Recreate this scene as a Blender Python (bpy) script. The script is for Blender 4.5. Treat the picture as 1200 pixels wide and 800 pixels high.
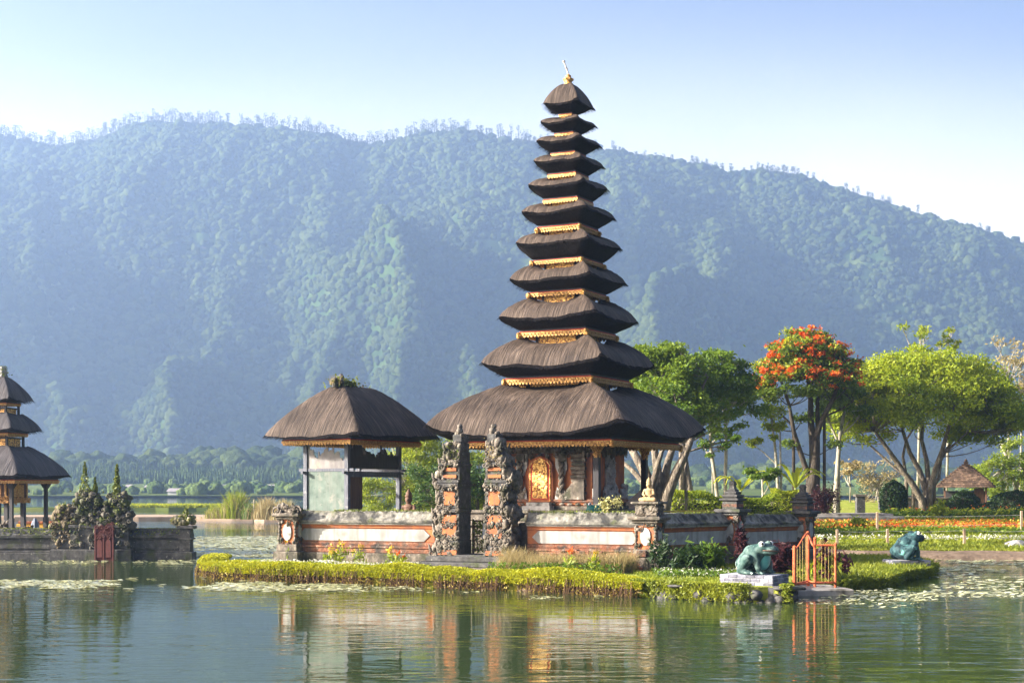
import bpy, math, random
import numpy as np
from mathutils import Matrix, Vector
R = math.radians
for o in list(bpy.data.objects): bpy.data.objects.remove(o)
sc = bpy.context.scene
COL = sc.collection
rng = np.random.default_rng(7)
random.seed(7)
# ------------------------------------------------------------------ camera, sky, sun, exposure
CAMZ, FPX, HOR = 3.25, 1666.67, 572.0
cam = bpy.data.objects.new('camera', bpy.data.cameras.new('camera')); COL.objects.link(cam)
cam.location = (0, 0, CAMZ); cam.rotation_euler = (R(90), 0, 0)
cam.data.lens = 50; cam.data.sensor_width = 36; cam.data.shift_y = (HOR-400)/1200
cam.data.clip_start = .1; cam.data.clip_end = 20000
sc.camera = cam
SUN_EL, SUN_AZ = 21.0, 8.5          # elevation; degrees in front of due left
sd = Vector((-math.cos(R(SUN_AZ))*math.cos(R(SUN_EL)), -math.sin(R(SUN_AZ))*math.cos(R(SUN_EL)), math.sin(R(SUN_EL))))
w = bpy.data.worlds.new('World'); sc.world = w; w.use_nodes = True
nt = w.node_tree; nt.nodes.clear()
sky = nt.nodes.new('ShaderNodeTexSky'); sky.sky_type = 'NISHITA'; sky.sun_disc = False
sky.sun_elevation = R(SUN_EL); sky.sun_rotation = math.atan2(sd.x, sd.y)
sky.altitude = 0; sky.air_density = .5; sky.dust_density = 6; sky.ozone_density = .8
bg = nt.nodes.new('ShaderNodeBackground'); bg.inputs[1].default_value = .10
out = nt.nodes.new('ShaderNodeOutputWorld')
nt.links.new(sky.outputs[0], bg.inputs[0]); nt.links.new(bg.outputs[0], out.inputs[0])
sun = bpy.data.lights.new('sun', 'SUN'); sun.energy = 5.0; sun.angle = R(.53); sun.color = (1, .92, .80)
so = bpy.data.objects.new('sun', sun); COL.objects.link(so)
so.rotation_euler = sd.to_track_quat('Z', 'Y').to_euler(); so.location = (-60, -10, 60)
sc.view_settings.view_transform = 'Standard'; sc.view_settings.look = 'None'
sc.view_settings.gamma = 1; sc.view_settings.exposure = 1.97
sc.render.engine = 'CYCLES'
sc.cycles.use_denoising = True
sc.cycles.max_bounces = 6; sc.cycles.volume_bounces = 2; sc.cycles.transparent_max_bounces = 8
sc.cycles.sample_clamp_indirect = 4

def P(px, py, Y):
    return Vector(((px-600)/FPX*Y, Y, CAMZ-(py-HOR)/FPX*Y))
def GX(px, Y): return (px-600)/FPX*Y
# ------------------------------------------------------------------ mesh helpers
def _ico(sub):
    import bmesh
    b = bmesh.new(); bmesh.ops.create_icosphere(b, subdivisions=sub, radius=1)
    v = np.array([x.co[:] for x in b.verts]); f = [tuple(q.index for q in p.verts) for p in b.faces]
    b.free(); return v, f
ICO1, ICO2, ICO3 = _ico(1), _ico(2), _ico(3)

class MB:
    def __init__(s): s.v = []; s.f = []; s.uv = []; s.mi = []; s.n = 0; s.has_uv = False; s.M = None
    def add(s, v, f, m=0, uv=None):
        v = [tuple(p) for p in v]
        if s.M is not None: v = [tuple(s.M @ Vector(p)) for p in v]
        o = s.n; s.v += v; s.n += len(v)
        s.f += [tuple(i+o for i in q) for q in f]; s.mi += [m]*len(f)
        if uv is not None: s.has_uv = True; s.uv += uv
        else: s.uv += [[(0, 0)]*len(q) for q in f]
    def box(s, c, d, m=0, rz=0, taper=1.0, rx=0, ry=0):
        x, y, z = d[0]/2, d[1]/2, d[2]/2; t = taper
        v = [(-x,-y,-z),(x,-y,-z),(x,y,-z),(-x,y,-z),(-x*t,-y*t,z),(x*t,-y*t,z),(x*t,y*t,z),(-x*t,y*t,z)]
        if rz or rx or ry:
            Q = Matrix.Rotation(rz,3,'Z') @ Matrix.Rotation(ry,3,'Y') @ Matrix.Rotation(rx,3,'X'); v = [Q @ Vector(p) for p in v]
        v = [(p[0]+c[0], p[1]+c[1], p[2]+c[2]) for p in v]
        s.add(v, [(0,3,2,1),(4,5,6,7),(0,1,5,4),(1,2,6,5),(2,3,7,6),(3,0,4,7)], m)
    def bbox(s, x0, x1, y0, y1, z0, z1, m=0, taper=1.0):
        s.box(((x0+x1)/2,(y0+y1)/2,(z0+z1)/2), (x1-x0,y1-y0,z1-z0), m, taper=taper)
    def bev(s, x0, x1, y0, y1, z0, z1, b=.02, m=0):
        # chamfered block
        v = []; 
        for z, i in ((z0, b), (z0+b, 0), (z1-b, 0), (z1, b)):
            v += [(x0+i,y0+i,z),(x1-i,y0+i,z),(x1-i,y1-i,z),(x0+i,y1-i,z)]
        f = [(3,2,1,0),(12,13,14,15)]
        for k in range(3):
            for j in range(4): f.append((k*4+j, k*4+(j+1)%4, k*4+4+(j+1)%4, k*4+4+j))
        s.add(v, f, m)
    def lathe(s, c, prof, n=16, m=0, sq=False):
        v = []; f = []
        for r, z in prof:
            for j in range(n):
                a = 2*math.pi*(j+.5)/n
                q = 1.0
                if sq: q = 1/max(abs(math.cos(a)), abs(math.sin(a)))
                v.append((c[0]+r*q*math.cos(a), c[1]+r*q*math.sin(a), c[2]+z))
        k = len(prof)
        for i in range(k-1):
            for j in range(n): f.append((i*n+j, i*n+(j+1)%n, (i+1)*n+(j+1)%n, (i+1)*n+j))
        f.append(tuple(range(n-1,-1,-1))); f.append(tuple((k-1)*n+j for j in range(n)))
        s.add(v, f, m)
    def tube(s, pts, rad, n=6, m=0):
        pts = [Vector(p) for p in pts]; k = len(pts)
        if not hasattr(rad, '__len__'): rad = [rad]*k
        v = []; f = []; ref = None
        for i, p in enumerate(pts):
            d = (pts[min(i+1,k-1)]-pts[max(i-1,0)]).normalized()
            if ref is None:
                ref = Vector((0,0,1)) if abs(d.z) < .9 else Vector((1,0,0))
            a = d.cross(ref)
            if a.length < 1e-4: a = d.orthogonal()
            a.normalize(); b = a.cross(d); ref = b
            for j in range(n):
                t = 2*math.pi*j/n
                v.append(p + (a*math.cos(t)+b*math.sin(t))*rad[i])
        for i in range(k-1):
            for j in range(n): f.append((i*n+j, i*n+(j+1)%n, (i+1)*n+(j+1)%n, (i+1)*n+j))
        f.append(tuple(range(n-1,-1,-1))); f.append(tuple((k-1)*n+j for j in range(n)))
        s.add(v, f, m)
    def prism(s, poly, y0, y1, m=0, axis='y'):
        # polygon in (x,z), extruded y0..y1  (axis 'x': polygon in (y,z); 'z': polygon in (x,y))
        n = len(poly)
        def q(p, t): return (p[0], t, p[1]) if axis=='y' else ((t, p[0], p[1]) if axis=='x' else (p[0], p[1], t))
        v = [q(p, y0) for p in poly]+[q(p, y1) for p in poly]
        f = [tuple(range(n)), tuple(range(2*n-1, n-1, -1))]+[(j, j+n, (j+1)%n+n, (j+1)%n) for j in range(n)]
        s.add(v, f, m)
    def blob(s, c, r, m=0, noise=.2, ico=1, rz=0):
        iv, f = (ICO1, ICO2, ICO3)[ico-1]
        k = 1+noise*(rng.random(len(iv))-.5)*2
        v = iv*k[:,None]*np.array(r if hasattr(r,'__len__') else (r,r,r))
        if rz:
            ca, sa = math.cos(rz), math.sin(rz); v = np.stack([v[:,0]*ca-v[:,1]*sa, v[:,0]*sa+v[:,1]*ca, v[:,2]],1)
        s.add(v+np.array(c), f, m)
    def scroll(s, c, r, ax='y', m=0, hand=1, th=None, turns=1.4):
        pts = []; rad = []; th = th or r*.22
        for i in range(13):
            t = i/12; a = t*turns*2*math.pi*hand+random.random()*.1; q = r*(1-.8*t)
            x, z = q*math.cos(a), q*math.sin(a)
            pts.append((c[0]+x, c[1]-.03*t, c[2]+z) if ax=='y' else (c[0]+.03*t, c[1]+x, c[2]+z)); rad.append(th*(1-.5*t))
        s.tube(pts, rad, 5, m)
    def carve(s, x0, x1, z0, z1, y, n, size, m=0, ax='y', depth=.5):
        # a field of carved relief: rough knobs and scrolls proud of a face
        for i in range(n):
            x = random.uniform(x0, x1); z = random.uniform(z0, z1); q = size*random.uniform(.6, 1.3)
            if random.random() < .45: s.scroll((x,y,z) if ax=='y' else (y,x,z), q, ax, m, random.choice((-1,1)))
            else:
                r = (q*random.uniform(.5,1), q*depth, q*random.uniform(.5,1.2))
                if ax == 'x': r = (r[1], r[0], r[2])
                s.blob((x,y,z) if ax=='y' else (y,x,z), r, m, .22)
    def build(s, name, mats, parent=None, smooth=False):
        me = bpy.data.meshes.new(name); me.from_pydata(s.v, [], s.f)
        mats = mats if isinstance(mats, (list, tuple)) else [mats]
        for q in mats: me.materials.append(q)
        if len(mats) > 1: me.polygons.foreach_set('material_index', s.mi)
        if s.has_uv:
            l = me.uv_layers.new(name='UVMap'); l.data.foreach_set('uv', [c for q in s.uv for p in q for c in p])
        if smooth: me.polygons.foreach_set('use_smooth', [True]*len(me.polygons))
        me.update()
        o = bpy.data.objects.new(name, me); COL.objects.link(o)
        if parent is not None: o.parent = parent
        return o

def np_mesh(name, V, Q, mat, parent=None, smooth=False):
    me = bpy.data.meshes.new(name); V = np.asarray(V, np.float32); Q = np.asarray(Q, np.int32)
    me.vertices.add(len(V)); me.vertices.foreach_set('co', V.ravel())
    k = Q.shape[1]
    me.loops.add(Q.size); me.loops.foreach_set('vertex_index', Q.ravel())
    me.polygons.add(len(Q)); me.polygons.foreach_set('loop_start', np.arange(len(Q), dtype=np.int32)*k)
    me.polygons.foreach_set('loop_total', np.full(len(Q), k, np.int32))
    me.polygons.foreach_set('use_smooth', np.full(len(Q), smooth))
    me.update(calc_edges=True); me.validate()
    me.materials.append(mat)
    o = bpy.data.objects.new(name, me); COL.objects.link(o)
    if parent is not None: o.parent = parent
    return o
def leaf_quads(P_, L, W, up=.6, seed=None, var=.4, droop=None):
    """one rhombic leaf per point; normals biased up"""
    P_ = np.asarray(P_); N = len(P_)
    n = rng.normal(size=(N,3)); n /= np.linalg.norm(n,axis=1)[:,None]; n[:,2] = np.abs(n[:,2])*(.4)+up; n /= np.linalg.norm(n,axis=1)[:,None]
    a = rng.normal(size=(N,3)); t = np.cross(n,a); t /= np.linalg.norm(t,axis=1)[:,None]; b = np.cross(n,t)
    s = (1-var+2*var*rng.random((N,1)))
    t = t*L*s/2; b = b*W*s/2
    V = np.stack([P_-t, P_-b*1.0+t*.1, P_+t, P_+b+t*.1],1).reshape(-1,3)
    return V, np.arange(4*N).reshape(N,4)
def blades(B, H, W, lean=.25, seg=2, wind=(0,0)):
    """upright tapering blades at base points B with height H (array)"""
    B = np.asarray(B); N = len(B); H = np.broadcast_to(np.asarray(H), (N,))[:,None]
    a = rng.random(N)*2*np.pi; d = np.stack([np.cos(a),np.sin(a),np.zeros(N)],1)
    l = rng.normal(size=(N,2))*lean; le = np.concatenate([l+np.array(wind), np.zeros((N,1))],1)
    w_ = W*(.6+.8*rng.random((N,1)))
    up = np.array([[0,0,1.]])
    p0, p1, p2 = B, B+up*H*.55+le*H*.25, B+up*H*(1-.25*np.linalg.norm(le,axis=1)[:,None])+le*H
    V = np.stack([p0-d*w_/2, p0+d*w_/2, p1+d*w_*.45, p1-d*w_*.45, p2+d*w_*.06, p2-d*w_*.06],1).reshape(-1,3)
    i = np.arange(N)[:,None]*6
    Q = np.concatenate([i+np.array([[0,1,2,3]]), i+np.array([[3,2,4,5]])],0)
    return V, Q
def join(*a):
    V = []; Q = []; o = 0
    for v, q in a: V.append(v); Q.append(q+o); o += len(v)
    return np.concatenate(V), np.concatenate(Q)

# ------------------------------------------------------------------ object helpers
def tag(o, label=None, cat=None, group=None, kind=None):
    if label: o['label'] = label
    if cat: o['category'] = cat
    if group: o['group'] = group
    if kind: o['kind'] = kind
    return o
def thing(name, loc, rz, label, cat, group=None):
    o = bpy.data.objects.new(name, None); COL.objects.link(o); o.empty_display_size = .3
    o.location = loc; o.rotation_euler = (0,0,rz)
    return tag(o, label, cat, group)
def copy_tree(o, parent=None):
    c = o.copy(); COL.objects.link(c)
    if parent is not None: c.parent = parent
    for ch in list(o.children): copy_tree(ch, c)
    return c
# ------------------------------------------------------------------ materials
def _n(nt, t, **k):
    n = nt.nodes.new(t)
    for a, b in k.items(): setattr(n, a, b)
    return n
def mat(name, stops, scale=3, detail=6, rough=.85, bump=.3, bscale=None, stretch=(1,1,1), metal=0, blotch=None, coord='Object', spec=.3, bdist=.02, rand=None, streak=None, brick=None):
    """noise-coloured surface; stops = [(pos,rgb)..]; blotch = (rgb, scale, lo, hi) for stains with their own shape"""
    m = bpy.data.materials.new(name); m.use_nodes = True; nt = m.node_tree; nt.nodes.clear(); L = nt.links.new
    o = _n(nt,'ShaderNodeOutputMaterial'); p = _n(nt,'ShaderNodeBsdfPrincipled'); L(p.outputs[0], o.inputs[0])
    p.inputs['Roughness'].default_value = rough; p.inputs['Metallic'].default_value = metal; p.inputs['Specular IOR Level'].default_value = spec
    tc = _n(nt,'ShaderNodeTexCoord'); mp = _n(nt,'ShaderNodeMapping'); mp.inputs['Scale'].default_value = stretch
    L(tc.outputs[coord], mp.inputs[0])
    no = _n(nt,'ShaderNodeTexNoise'); no.inputs['Scale'].default_value = scale; no.inputs['Detail'].default_value = detail; no.inputs['Roughness'].default_value = .65
    L(mp.outputs[0], no.inputs['Vector'])
    cr = _n(nt,'ShaderNodeValToRGB'); e = cr.color_ramp.elements
    while len(e) < len(stops): e.new(.5)
    for q, (a, c) in zip(e, stops): q.position = a; q.color = (*c, 1)
    L(no.outputs['Fac'], cr.inputs[0]); col = cr.outputs[0]
    if blotch:
        for (c, s2, lo, hi) in (blotch if isinstance(blotch, list) else [blotch]):
            n2 = _n(nt,'ShaderNodeTexNoise'); n2.inputs['Scale'].default_value = s2; n2.inputs['Detail'].default_value = 5; L(tc.outputs[coord], n2.inputs['Vector'])
            mr = _n(nt,'ShaderNodeMapRange'); mr.inputs[1].default_value = lo; mr.inputs[2].default_value = hi; L(n2.outputs['Fac'], mr.inputs[0])
            mx = _n(nt,'ShaderNodeMix', data_type='RGBA'); L(mr.outputs[0], mx.inputs[0]); L(col, mx.inputs[6]); mx.inputs[7].default_value = (*c, 1); col = mx.outputs[2]
    if brick:
        sx = _n(nt,'ShaderNodeSeparateXYZ'); L(tc.outputs[coord], sx.inputs[0]); a_ = _n(nt,'ShaderNodeMath', operation='ADD'); L(sx.outputs[0], a_.inputs[0]); L(sx.outputs[1], a_.inputs[1])
        cx = _n(nt,'ShaderNodeCombineXYZ'); L(a_.outputs[0], cx.inputs[0]); L(sx.outputs[2], cx.inputs[1])
        bt = _n(nt,'ShaderNodeTexBrick'); bt.inputs['Scale'].default_value = 1; bt.inputs['Brick Width'].default_value = .24; bt.inputs['Row Height'].default_value = .075; bt.inputs['Mortar Size'].default_value = .008; bt.inputs['Color1'].default_value = (1,1,1,1); bt.inputs['Color2'].default_value = (.55,.55,.55,1); bt.inputs['Mortar'].default_value = (.35,.33,.3,1)
        L(cx.outputs[0], bt.inputs['Vector']); mx = _n(nt,'ShaderNodeMix', data_type='RGBA', blend_type='MULTIPLY'); mx.inputs[0].default_value = brick; L(col, mx.inputs[6]); L(bt.outputs['Color'], mx.inputs[7]); col = mx.outputs[2]
    if streak:
        m4 = _n(nt,'ShaderNodeMapping'); m4.inputs['Scale'].default_value = (5,5,.45); L(tc.outputs[coord], m4.inputs[0]); n4 = _n(nt,'ShaderNodeTexNoise'); n4.inputs['Scale'].default_value = 1; n4.inputs['Detail'].default_value = 6; L(m4.outputs[0], n4.inputs['Vector'])
        r4 = _n(nt,'ShaderNodeMapRange'); r4.inputs[1].default_value = .45; r4.inputs[2].default_value = .72; r4.inputs[4].default_value = .85; L(n4.outputs['Fac'], r4.inputs[0])
        mx = _n(nt,'ShaderNodeMix', data_type='RGBA'); L(r4.outputs[0], mx.inputs[0]); L(col, mx.inputs[6]); mx.inputs[7].default_value = (*streak,1); col = mx.outputs[2]
    if rand:
        g = _n(nt,'ShaderNodeNewGeometry'); mr = _n(nt,'ShaderNodeMapRange'); mr.inputs[3].default_value = rand[0]; mr.inputs[4].default_value = rand[1]
        L(g.outputs['Random Per Island'], mr.inputs[0]); hs = _n(nt,'ShaderNodeHueSaturation'); L(col, hs.inputs['Color']); L(mr.outputs[0], hs.inputs['Value']); col = hs.outputs[0]
    L(col, p.inputs['Base Color'])
    if bump:
        n3 = _n(nt,'ShaderNodeTexNoise'); n3.inputs['Scale'].default_value = bscale or scale*2.5; n3.inputs['Detail'].default_value = 6; L(mp.outputs[0], n3.inputs['Vector'])
        b = _n(nt,'ShaderNodeBump'); b.inputs['Strength'].default_value = bump; b.inputs['Distance'].default_value = bdist
        L(n3.outputs['Fac'], b.inputs['Height']); L(b.outputs[0], p.inputs['Normal'])
    return m
def leafmat(name, c0, c1, trans=.45, scale=.6, tcol=None, rough=.5, spec=.25):
    """leaf: colour differs leaf by leaf and branch by branch; part of the light passes through"""
    m = bpy.data.materials.new(name); m.use_nodes = True; nt = m.node_tree; nt.nodes.clear(); L = nt.links.new
    o = _n(nt,'ShaderNodeOutputMaterial'); p = _n(nt,'ShaderNodeBsdfPrincipled'); t = _n(nt,'ShaderNodeBsdfTranslucent'); a = _n(nt,'ShaderNodeMixShader'); a.inputs[0].default_value = trans
    p.inputs['Roughness'].default_value = rough; p.inputs['Specular IOR Level'].default_value = spec
    g = _n(nt,'ShaderNodeNewGeometry'); tc = _n(nt,'ShaderNodeTexCoord'); no = _n(nt,'ShaderNodeTexNoise'); no.inputs['Scale'].default_value = scale; no.inputs['Detail'].default_value = 2
    L(tc.outputs['Object'], no.inputs['Vector'])
    ma = _n(nt,'ShaderNodeMath', operation='MULTIPLY_ADD'); L(g.outputs['Random Per Island'], ma.inputs[0]); ma.inputs[1].default_value = .55
    m2 = _n(nt,'ShaderNodeMapRange'); m2.inputs[1].default_value = .3; m2.inputs[2].default_value = .7; m2.inputs[4].default_value = .45; L(no.outputs['Fac'], m2.inputs[0]); L(m2.outputs[0], ma.inputs[2])
    mx = _n(nt,'ShaderNodeMix', data_type='RGBA'); L(ma.outputs[0], mx.inputs[0]); mx.inputs[6].default_value = (*c0,1); mx.inputs[7].default_value = (*c1,1)
    L(mx.outputs[2], p.inputs['Base Color'])
    hs = _n(nt,'ShaderNodeHueSaturation'); hs.inputs['Hue'].default_value = .485; hs.inputs['Value'].default_value = 1.25; hs.inputs['Saturation'].default_value = 1.05; L(mx.outputs[2], hs.inputs['Color']); L(hs.outputs[0], t.inputs[0])
    L(p.outputs[0], a.inputs[1]); L(t.outputs[0], a.inputs[2]); L(a.outputs[0], o.inputs[0])
    return m
def plain(name, c, rough=.6, metal=0, bump=.1):
    return mat(name, [(.3, tuple(x*.75 for x in c)), (.7, tuple(min(1,x*1.15) for x in c))], scale=6, rough=rough, metal=metal, bump=bump)

M = {}
def thatch_mat(name, lo, mid, hi):
    m = bpy.data.materials.new(name); m.use_nodes = True; nt = m.node_tree; nt.nodes.clear(); L = nt.links.new
    o = _n(nt,'ShaderNodeOutputMaterial'); p = _n(nt,'ShaderNodeBsdfPrincipled'); L(p.outputs[0], o.inputs[0])
    p.inputs['Roughness'].default_value = .75; p.inputs['Specular IOR Level'].default_value = .25
    uv = _n(nt,'ShaderNodeUVMap'); 
    def noise(sx, sy, det, dist=0):
        mp = _n(nt,'ShaderNodeMapping'); mp.inputs['Scale'].default_value = (sx, sy, 1); mp.inputs['Rotation'].default_value = (0,0,R(7)); L(uv.outputs[0], mp.inputs[0])
        n = _n(nt,'ShaderNodeTexNoise'); n.inputs['Scale'].default_value = 1; n.inputs['Detail'].default_value = det; n.inputs['Distortion'].default_value = dist; L(mp.outputs[0], n.inputs['Vector']); return n.outputs['Fac']
    fine = noise(38, 1.6, 6, .5); mid_ = noise(9, .8, 4, .6); big = noise(.9, .7, 4)
    a = _n(nt,'ShaderNodeMath', operation='MULTIPLY_ADD'); L(fine, a.inputs[0]); a.inputs[1].default_value = .75; 
    b = _n(nt,'ShaderNodeMath', operation='MULTIPLY_ADD'); L(mid_, b.inputs[0]); b.inputs[1].default_value = .55
    c = _n(nt,'ShaderNodeMath', operation='MULTIPLY_ADD'); L(big, c.inputs[0]); c.inputs[1].default_value = .5; c.inputs[2].default_value = -.4
    L(c.outputs[0], b.inputs[2]); L(b.outputs[0], a.inputs[2])
    cr = _n(nt,'ShaderNodeValToRGB'); e = cr.color_ramp.elements; e.new(.5)
    for q, (t, k) in zip(e, ((.3, lo), (.52, mid), (.75, hi))): q.position = t; q.color = (*k, 1)
    L(a.outputs[0], cr.inputs[0]); L(cr.outputs[0], p.inputs['Base Color'])
    bp = _n(nt,'ShaderNodeBump'); bp.inputs['Strength'].default_value = .9; bp.inputs['Distance'].default_value = .05
    ad = _n(nt,'ShaderNodeMath', operation='ADD'); L(fine, ad.inputs[0]); L(mid_, ad.inputs[1]); L(ad.outputs[0], bp.inputs['Height']); L(bp.outputs[0], p.inputs['Normal'])
    return m
M['thatch'] = thatch_mat('thatch', (.017,.011,.008), (.052,.036,.027), (.145,.108,.082))
M['thatch_cut'] = mat('thatch_cut', [(.3,(.006,.005,.005)),(.7,(.022,.018,.018))], scale=14, bump=.8, bscale=30, stretch=(1,1,.35), rough=.95, spec=.1)
M['thatch_grey'] = thatch_mat('thatch_grey', (.022,.019,.021), (.06,.053,.057), (.12,.108,.112))
M['stone'] = mat('stone', [(.3,(.05,.040,.031)),(.5,(.150,.124,.098)),(.72,(.29,.248,.20))], scale=4, bump=.6, bdist=.04, blotch=[((.05,.05,.03),2.2,.50,.64),((.34,.31,.26),7,.64,.72)], streak=(.05,.045,.038))
M['stone_dark'] = mat('stone_dark', [(.3,(.025,.024,.024)),(.55,(.075,.072,.07)),(.75,(.15,.145,.13))], scale=3.5, bump=.6, bdist=.04, blotch=[((.05,.06,.025),1.6,.55,.68),((.25,.24,.2),9,.66,.72)])
M['stone_pale'] = mat('stone_pale', [(.3,(.22,.21,.20)),(.7,(.48,.46,.43))], scale=5, bump=.4, blotch=((.09,.09,.08),3,.56,.7))
M['coping'] = mat('coping', [(.3,(.10,.095,.08)),(.6,(.27,.255,.22)),(.75,(.45,.43,.38))], scale=5, bump=.7, bdist=.05, blotch=[((.035,.034,.032),2.0,.50,.62),((.10,.11,.04),1.3,.58,.7)], streak=(.06,.055,.045))
M['orange'] = mat('orange', [(.3,(.30,.092,.034)),(.7,(.46,.165,.06))], scale=3, bump=.35, blotch=[((.24,.09,.05),2.5,.55,.68),((.50,.32,.22),8,.66,.74)], streak=(.20,.09,.06))
M['brick'] = mat('brick', [(.3,(.16,.06,.035)),(.5,(.30,.12,.065)),(.72,(.42,.24,.16))], scale=6, bump=.7, bdist=.04, brick=.8, streak=(.09,.065,.05), blotch=[((.055,.045,.04),2.4,.5,.64),((.40,.36,.32),6,.62,.72)])
M['plaster'] = mat('plaster', [(.3,(.25,.245,.235)),(.65,(.38,.37,.355))], scale=2.5, bump=.2, stretch=(1.6,1.6,.5), blotch=[((.20,.19,.17),1.6,.52,.70)], streak=(.19,.18,.165))
M['gold'] = mat('gold', [(.35,(.16,.055,.012)),(.52,(.44,.22,.04)),(.68,(.68,.42,.12))], scale=18, bump=.9, bdist=.03, bscale=26, rough=.4, metal=.25, spec=.5)
M['gold_panel'] = mat('gold_panel', [(.40,(.10,.03,.008)),(.50,(.60,.28,.045)),(.62,(.90,.58,.16))], scale=13, detail=3, bump=1, bdist=.05, bscale=13, rough=.4, metal=.25, spec=.5)
M['red'] = mat('red', [(.3,(.30,.035,.02)),(.7,(.50,.08,.04))], scale=5)
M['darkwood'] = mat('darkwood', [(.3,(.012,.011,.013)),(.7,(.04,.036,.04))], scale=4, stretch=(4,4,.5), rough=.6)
M['greywood'] = mat('greywood', [(.3,(.06,.065,.085)),(.7,(.14,.145,.17))], scale=5, stretch=(4,4,.5), rough=.75, blotch=((.22,.22,.22),5,.6,.7))
M['greenpanel'] = mat('greenpanel', [(.3,(.065,.095,.08)),(.7,(.14,.18,.155))], scale=2.2, rough=.8, streak=(.16,.17,.15), blotch=[((.21,.21,.18),2.5,.56,.7),((.06,.09,.08),5,.6,.7)])
M['greypanel'] = mat('greypanel', [(.3,(.14,.13,.13)),(.7,(.30,.28,.27))], scale=3, stretch=(1,1,.4), blotch=((.34,.26,.20),2.5,.58,.7))
M['moss'] = leafmat('moss', (.05,.09,.012), (.20,.22,.03), .2, 2)
M['brownwood'] = mat('brownwood', [(.3,(.07,.035,.022)),(.7,(.15,.08,.05))], scale=3, stretch=(5,5,.5), rough=.7)
M['bark'] = mat('bark', [(.3,(.07,.055,.04)),(.55,(.19,.155,.115)),(.75,(.38,.34,.27))], scale=4, stretch=(2,2,.6), bump=1, bdist=.10, streak=(.07,.055,.045))
M['bark_dark'] = mat('bark_dark', [(.3,(.02,.016,.012)),(.7,(.09,.07,.05))], scale=3, stretch=(2,2,.6), bump=.8, bdist=.06)
M['bark_pale'] = mat('bark_pale', [(.3,(.16,.14,.10)),(.7,(.42,.38,.30))], scale=3, stretch=(2,2,.6), bump=.6, blotch=((.10,.12,.05),1.5,.55,.7))
M['leaf'] = leafmat('leaf', (.03,.08,.010), (.13,.20,.020))
M['leaf_bright'] = leafmat('leaf_bright', (.10,.17,.012), (.30,.33,.025))
M['leaf_dark'] = leafmat('leaf_dark', (.010,.028,.008), (.035,.065,.016), .25)
M['leaf_lime'] = leafmat('leaf_lime', (.20,.26,.02), (.40,.42,.04), .5)
M['leaf_hedge'] = leafmat('leaf_hedge', (.18,.22,.012), (.44,.43,.03), .4, 1.2)
M['leaf_dry'] = leafmat('leaf_dry', (.22,.17,.07), (.42,.36,.17), .4)
M['leaf_maroon'] = leafmat('leaf_maroon', (.018,.006,.008), (.075,.018,.022), .2)
M['twig'] = mat('twig', [(.3,(.03,.016,.008)),(.7,(.12,.065,.03))], scale=7, rand=(.5,1.4))
M['bloom_red'] = leafmat('bloom_red', (.48,.06,.012), (.62,.20,.03), .35, 1)
M['bloom_yellow'] = leafmat('bloom_yellow', (.50,.33,.03), (.62,.50,.08), .35, 1)
M['bloom_white'] = leafmat('bloom_white', (.42,.42,.33), (.62,.60,.52), .3, 1)
M['grass'] = leafmat('grass', (.10,.15,.015), (.28,.30,.03), .4, .5)
M['lawn'] = mat('lawn', [(.3,(.10,.14,.02)),(.55,(.24,.27,.04)),(.72,(.36,.33,.10))], scale=.9, detail=8, bump=.8, bscale=9, bdist=.08, rough=1, spec=.05, blotch=((.30,.22,.10),.5,.6,.72))
M['soil'] = mat('soil', [(.3,(.10,.07,.05)),(.7,(.24,.175,.125))], scale=2, detail=8, bump=.8, bdist=.08, rough=1, spec=.05)
M['sand'] = mat('sand', [(.3,(.26,.18,.12)),(.7,(.46,.35,.26))], scale=.5, detail=8, bump=.6, bdist=.08, rough=1, spec=.05)
M['concrete'] = mat('concrete', [(.3,(.20,.18,.16)),(.7,(.36,.33,.30))], scale=3, bump=.4, blotch=((.09,.08,.06),2,.55,.68))
# ------------------------------------------------------------------ noise
def _hash(ix, iy, s):
    h = (ix*374761393 + iy*668265263 + s*974634777) & 0xffffffff
    h = ((h ^ (h >> 13))*1274126177) & 0xffffffff
    return ((h ^ (h >> 16)) & 0xffff)/65535.0
def vnoise(x, y, s=0):
    x = np.asarray(x, float); y = np.asarray(y, float)
    ix = np.floor(x).astype(np.int64); iy = np.floor(y).astype(np.int64); fx = x-ix; fy = y-iy
    fx = fx*fx*(3-2*fx); fy = fy*fy*(3-2*fy)
    a = _hash(ix,iy,s); b = _hash(ix+1,iy,s); c = _hash(ix,iy+1,s); d = _hash(ix+1,iy+1,s)
    return (a*(1-fx)+b*fx)*(1-fy)+(c*(1-fx)+d*fx)*fy
def fbm(x, y, o=4, s=0):
    r = 0; a = .5
    for i in range(o): r = r+a*(vnoise(x*2**i, y*2**i, s+i)-.5)*2; a *= .5
    return r
# ------------------------------------------------------------------ lake
m = bpy.data.materials.new('lake_water'); m.use_nodes = True; nt = m.node_tree; L = nt.links.new
p = nt.nodes['Principled BSDF']; p.inputs['Base Color'].default_value = (.028,.046,.016,1); p.inputs['Roughness'].default_value = .02; p.inputs['IOR'].default_value = 1.333
tc = _n(nt,'ShaderNodeTexCoord')
def wn(sx, sy, det, amp):
    mp = _n(nt,'ShaderNodeMapping'); mp.inputs['Scale'].default_value = (sx,sy,1); L(tc.outputs['Object'], mp.inputs[0])
    n = _n(nt,'ShaderNodeTexNoise'); n.inputs['Scale'].default_value = 1; n.inputs['Detail'].default_value = det; n.inputs['Distortion'].default_value = .3; L(mp.outputs[0], n.inputs['Vector'])
    q = _n(nt,'ShaderNodeMath', operation='MULTIPLY'); L(n.outputs['Fac'], q.inputs[0]); q.inputs[1].default_value = amp; return q.outputs[0]
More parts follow.
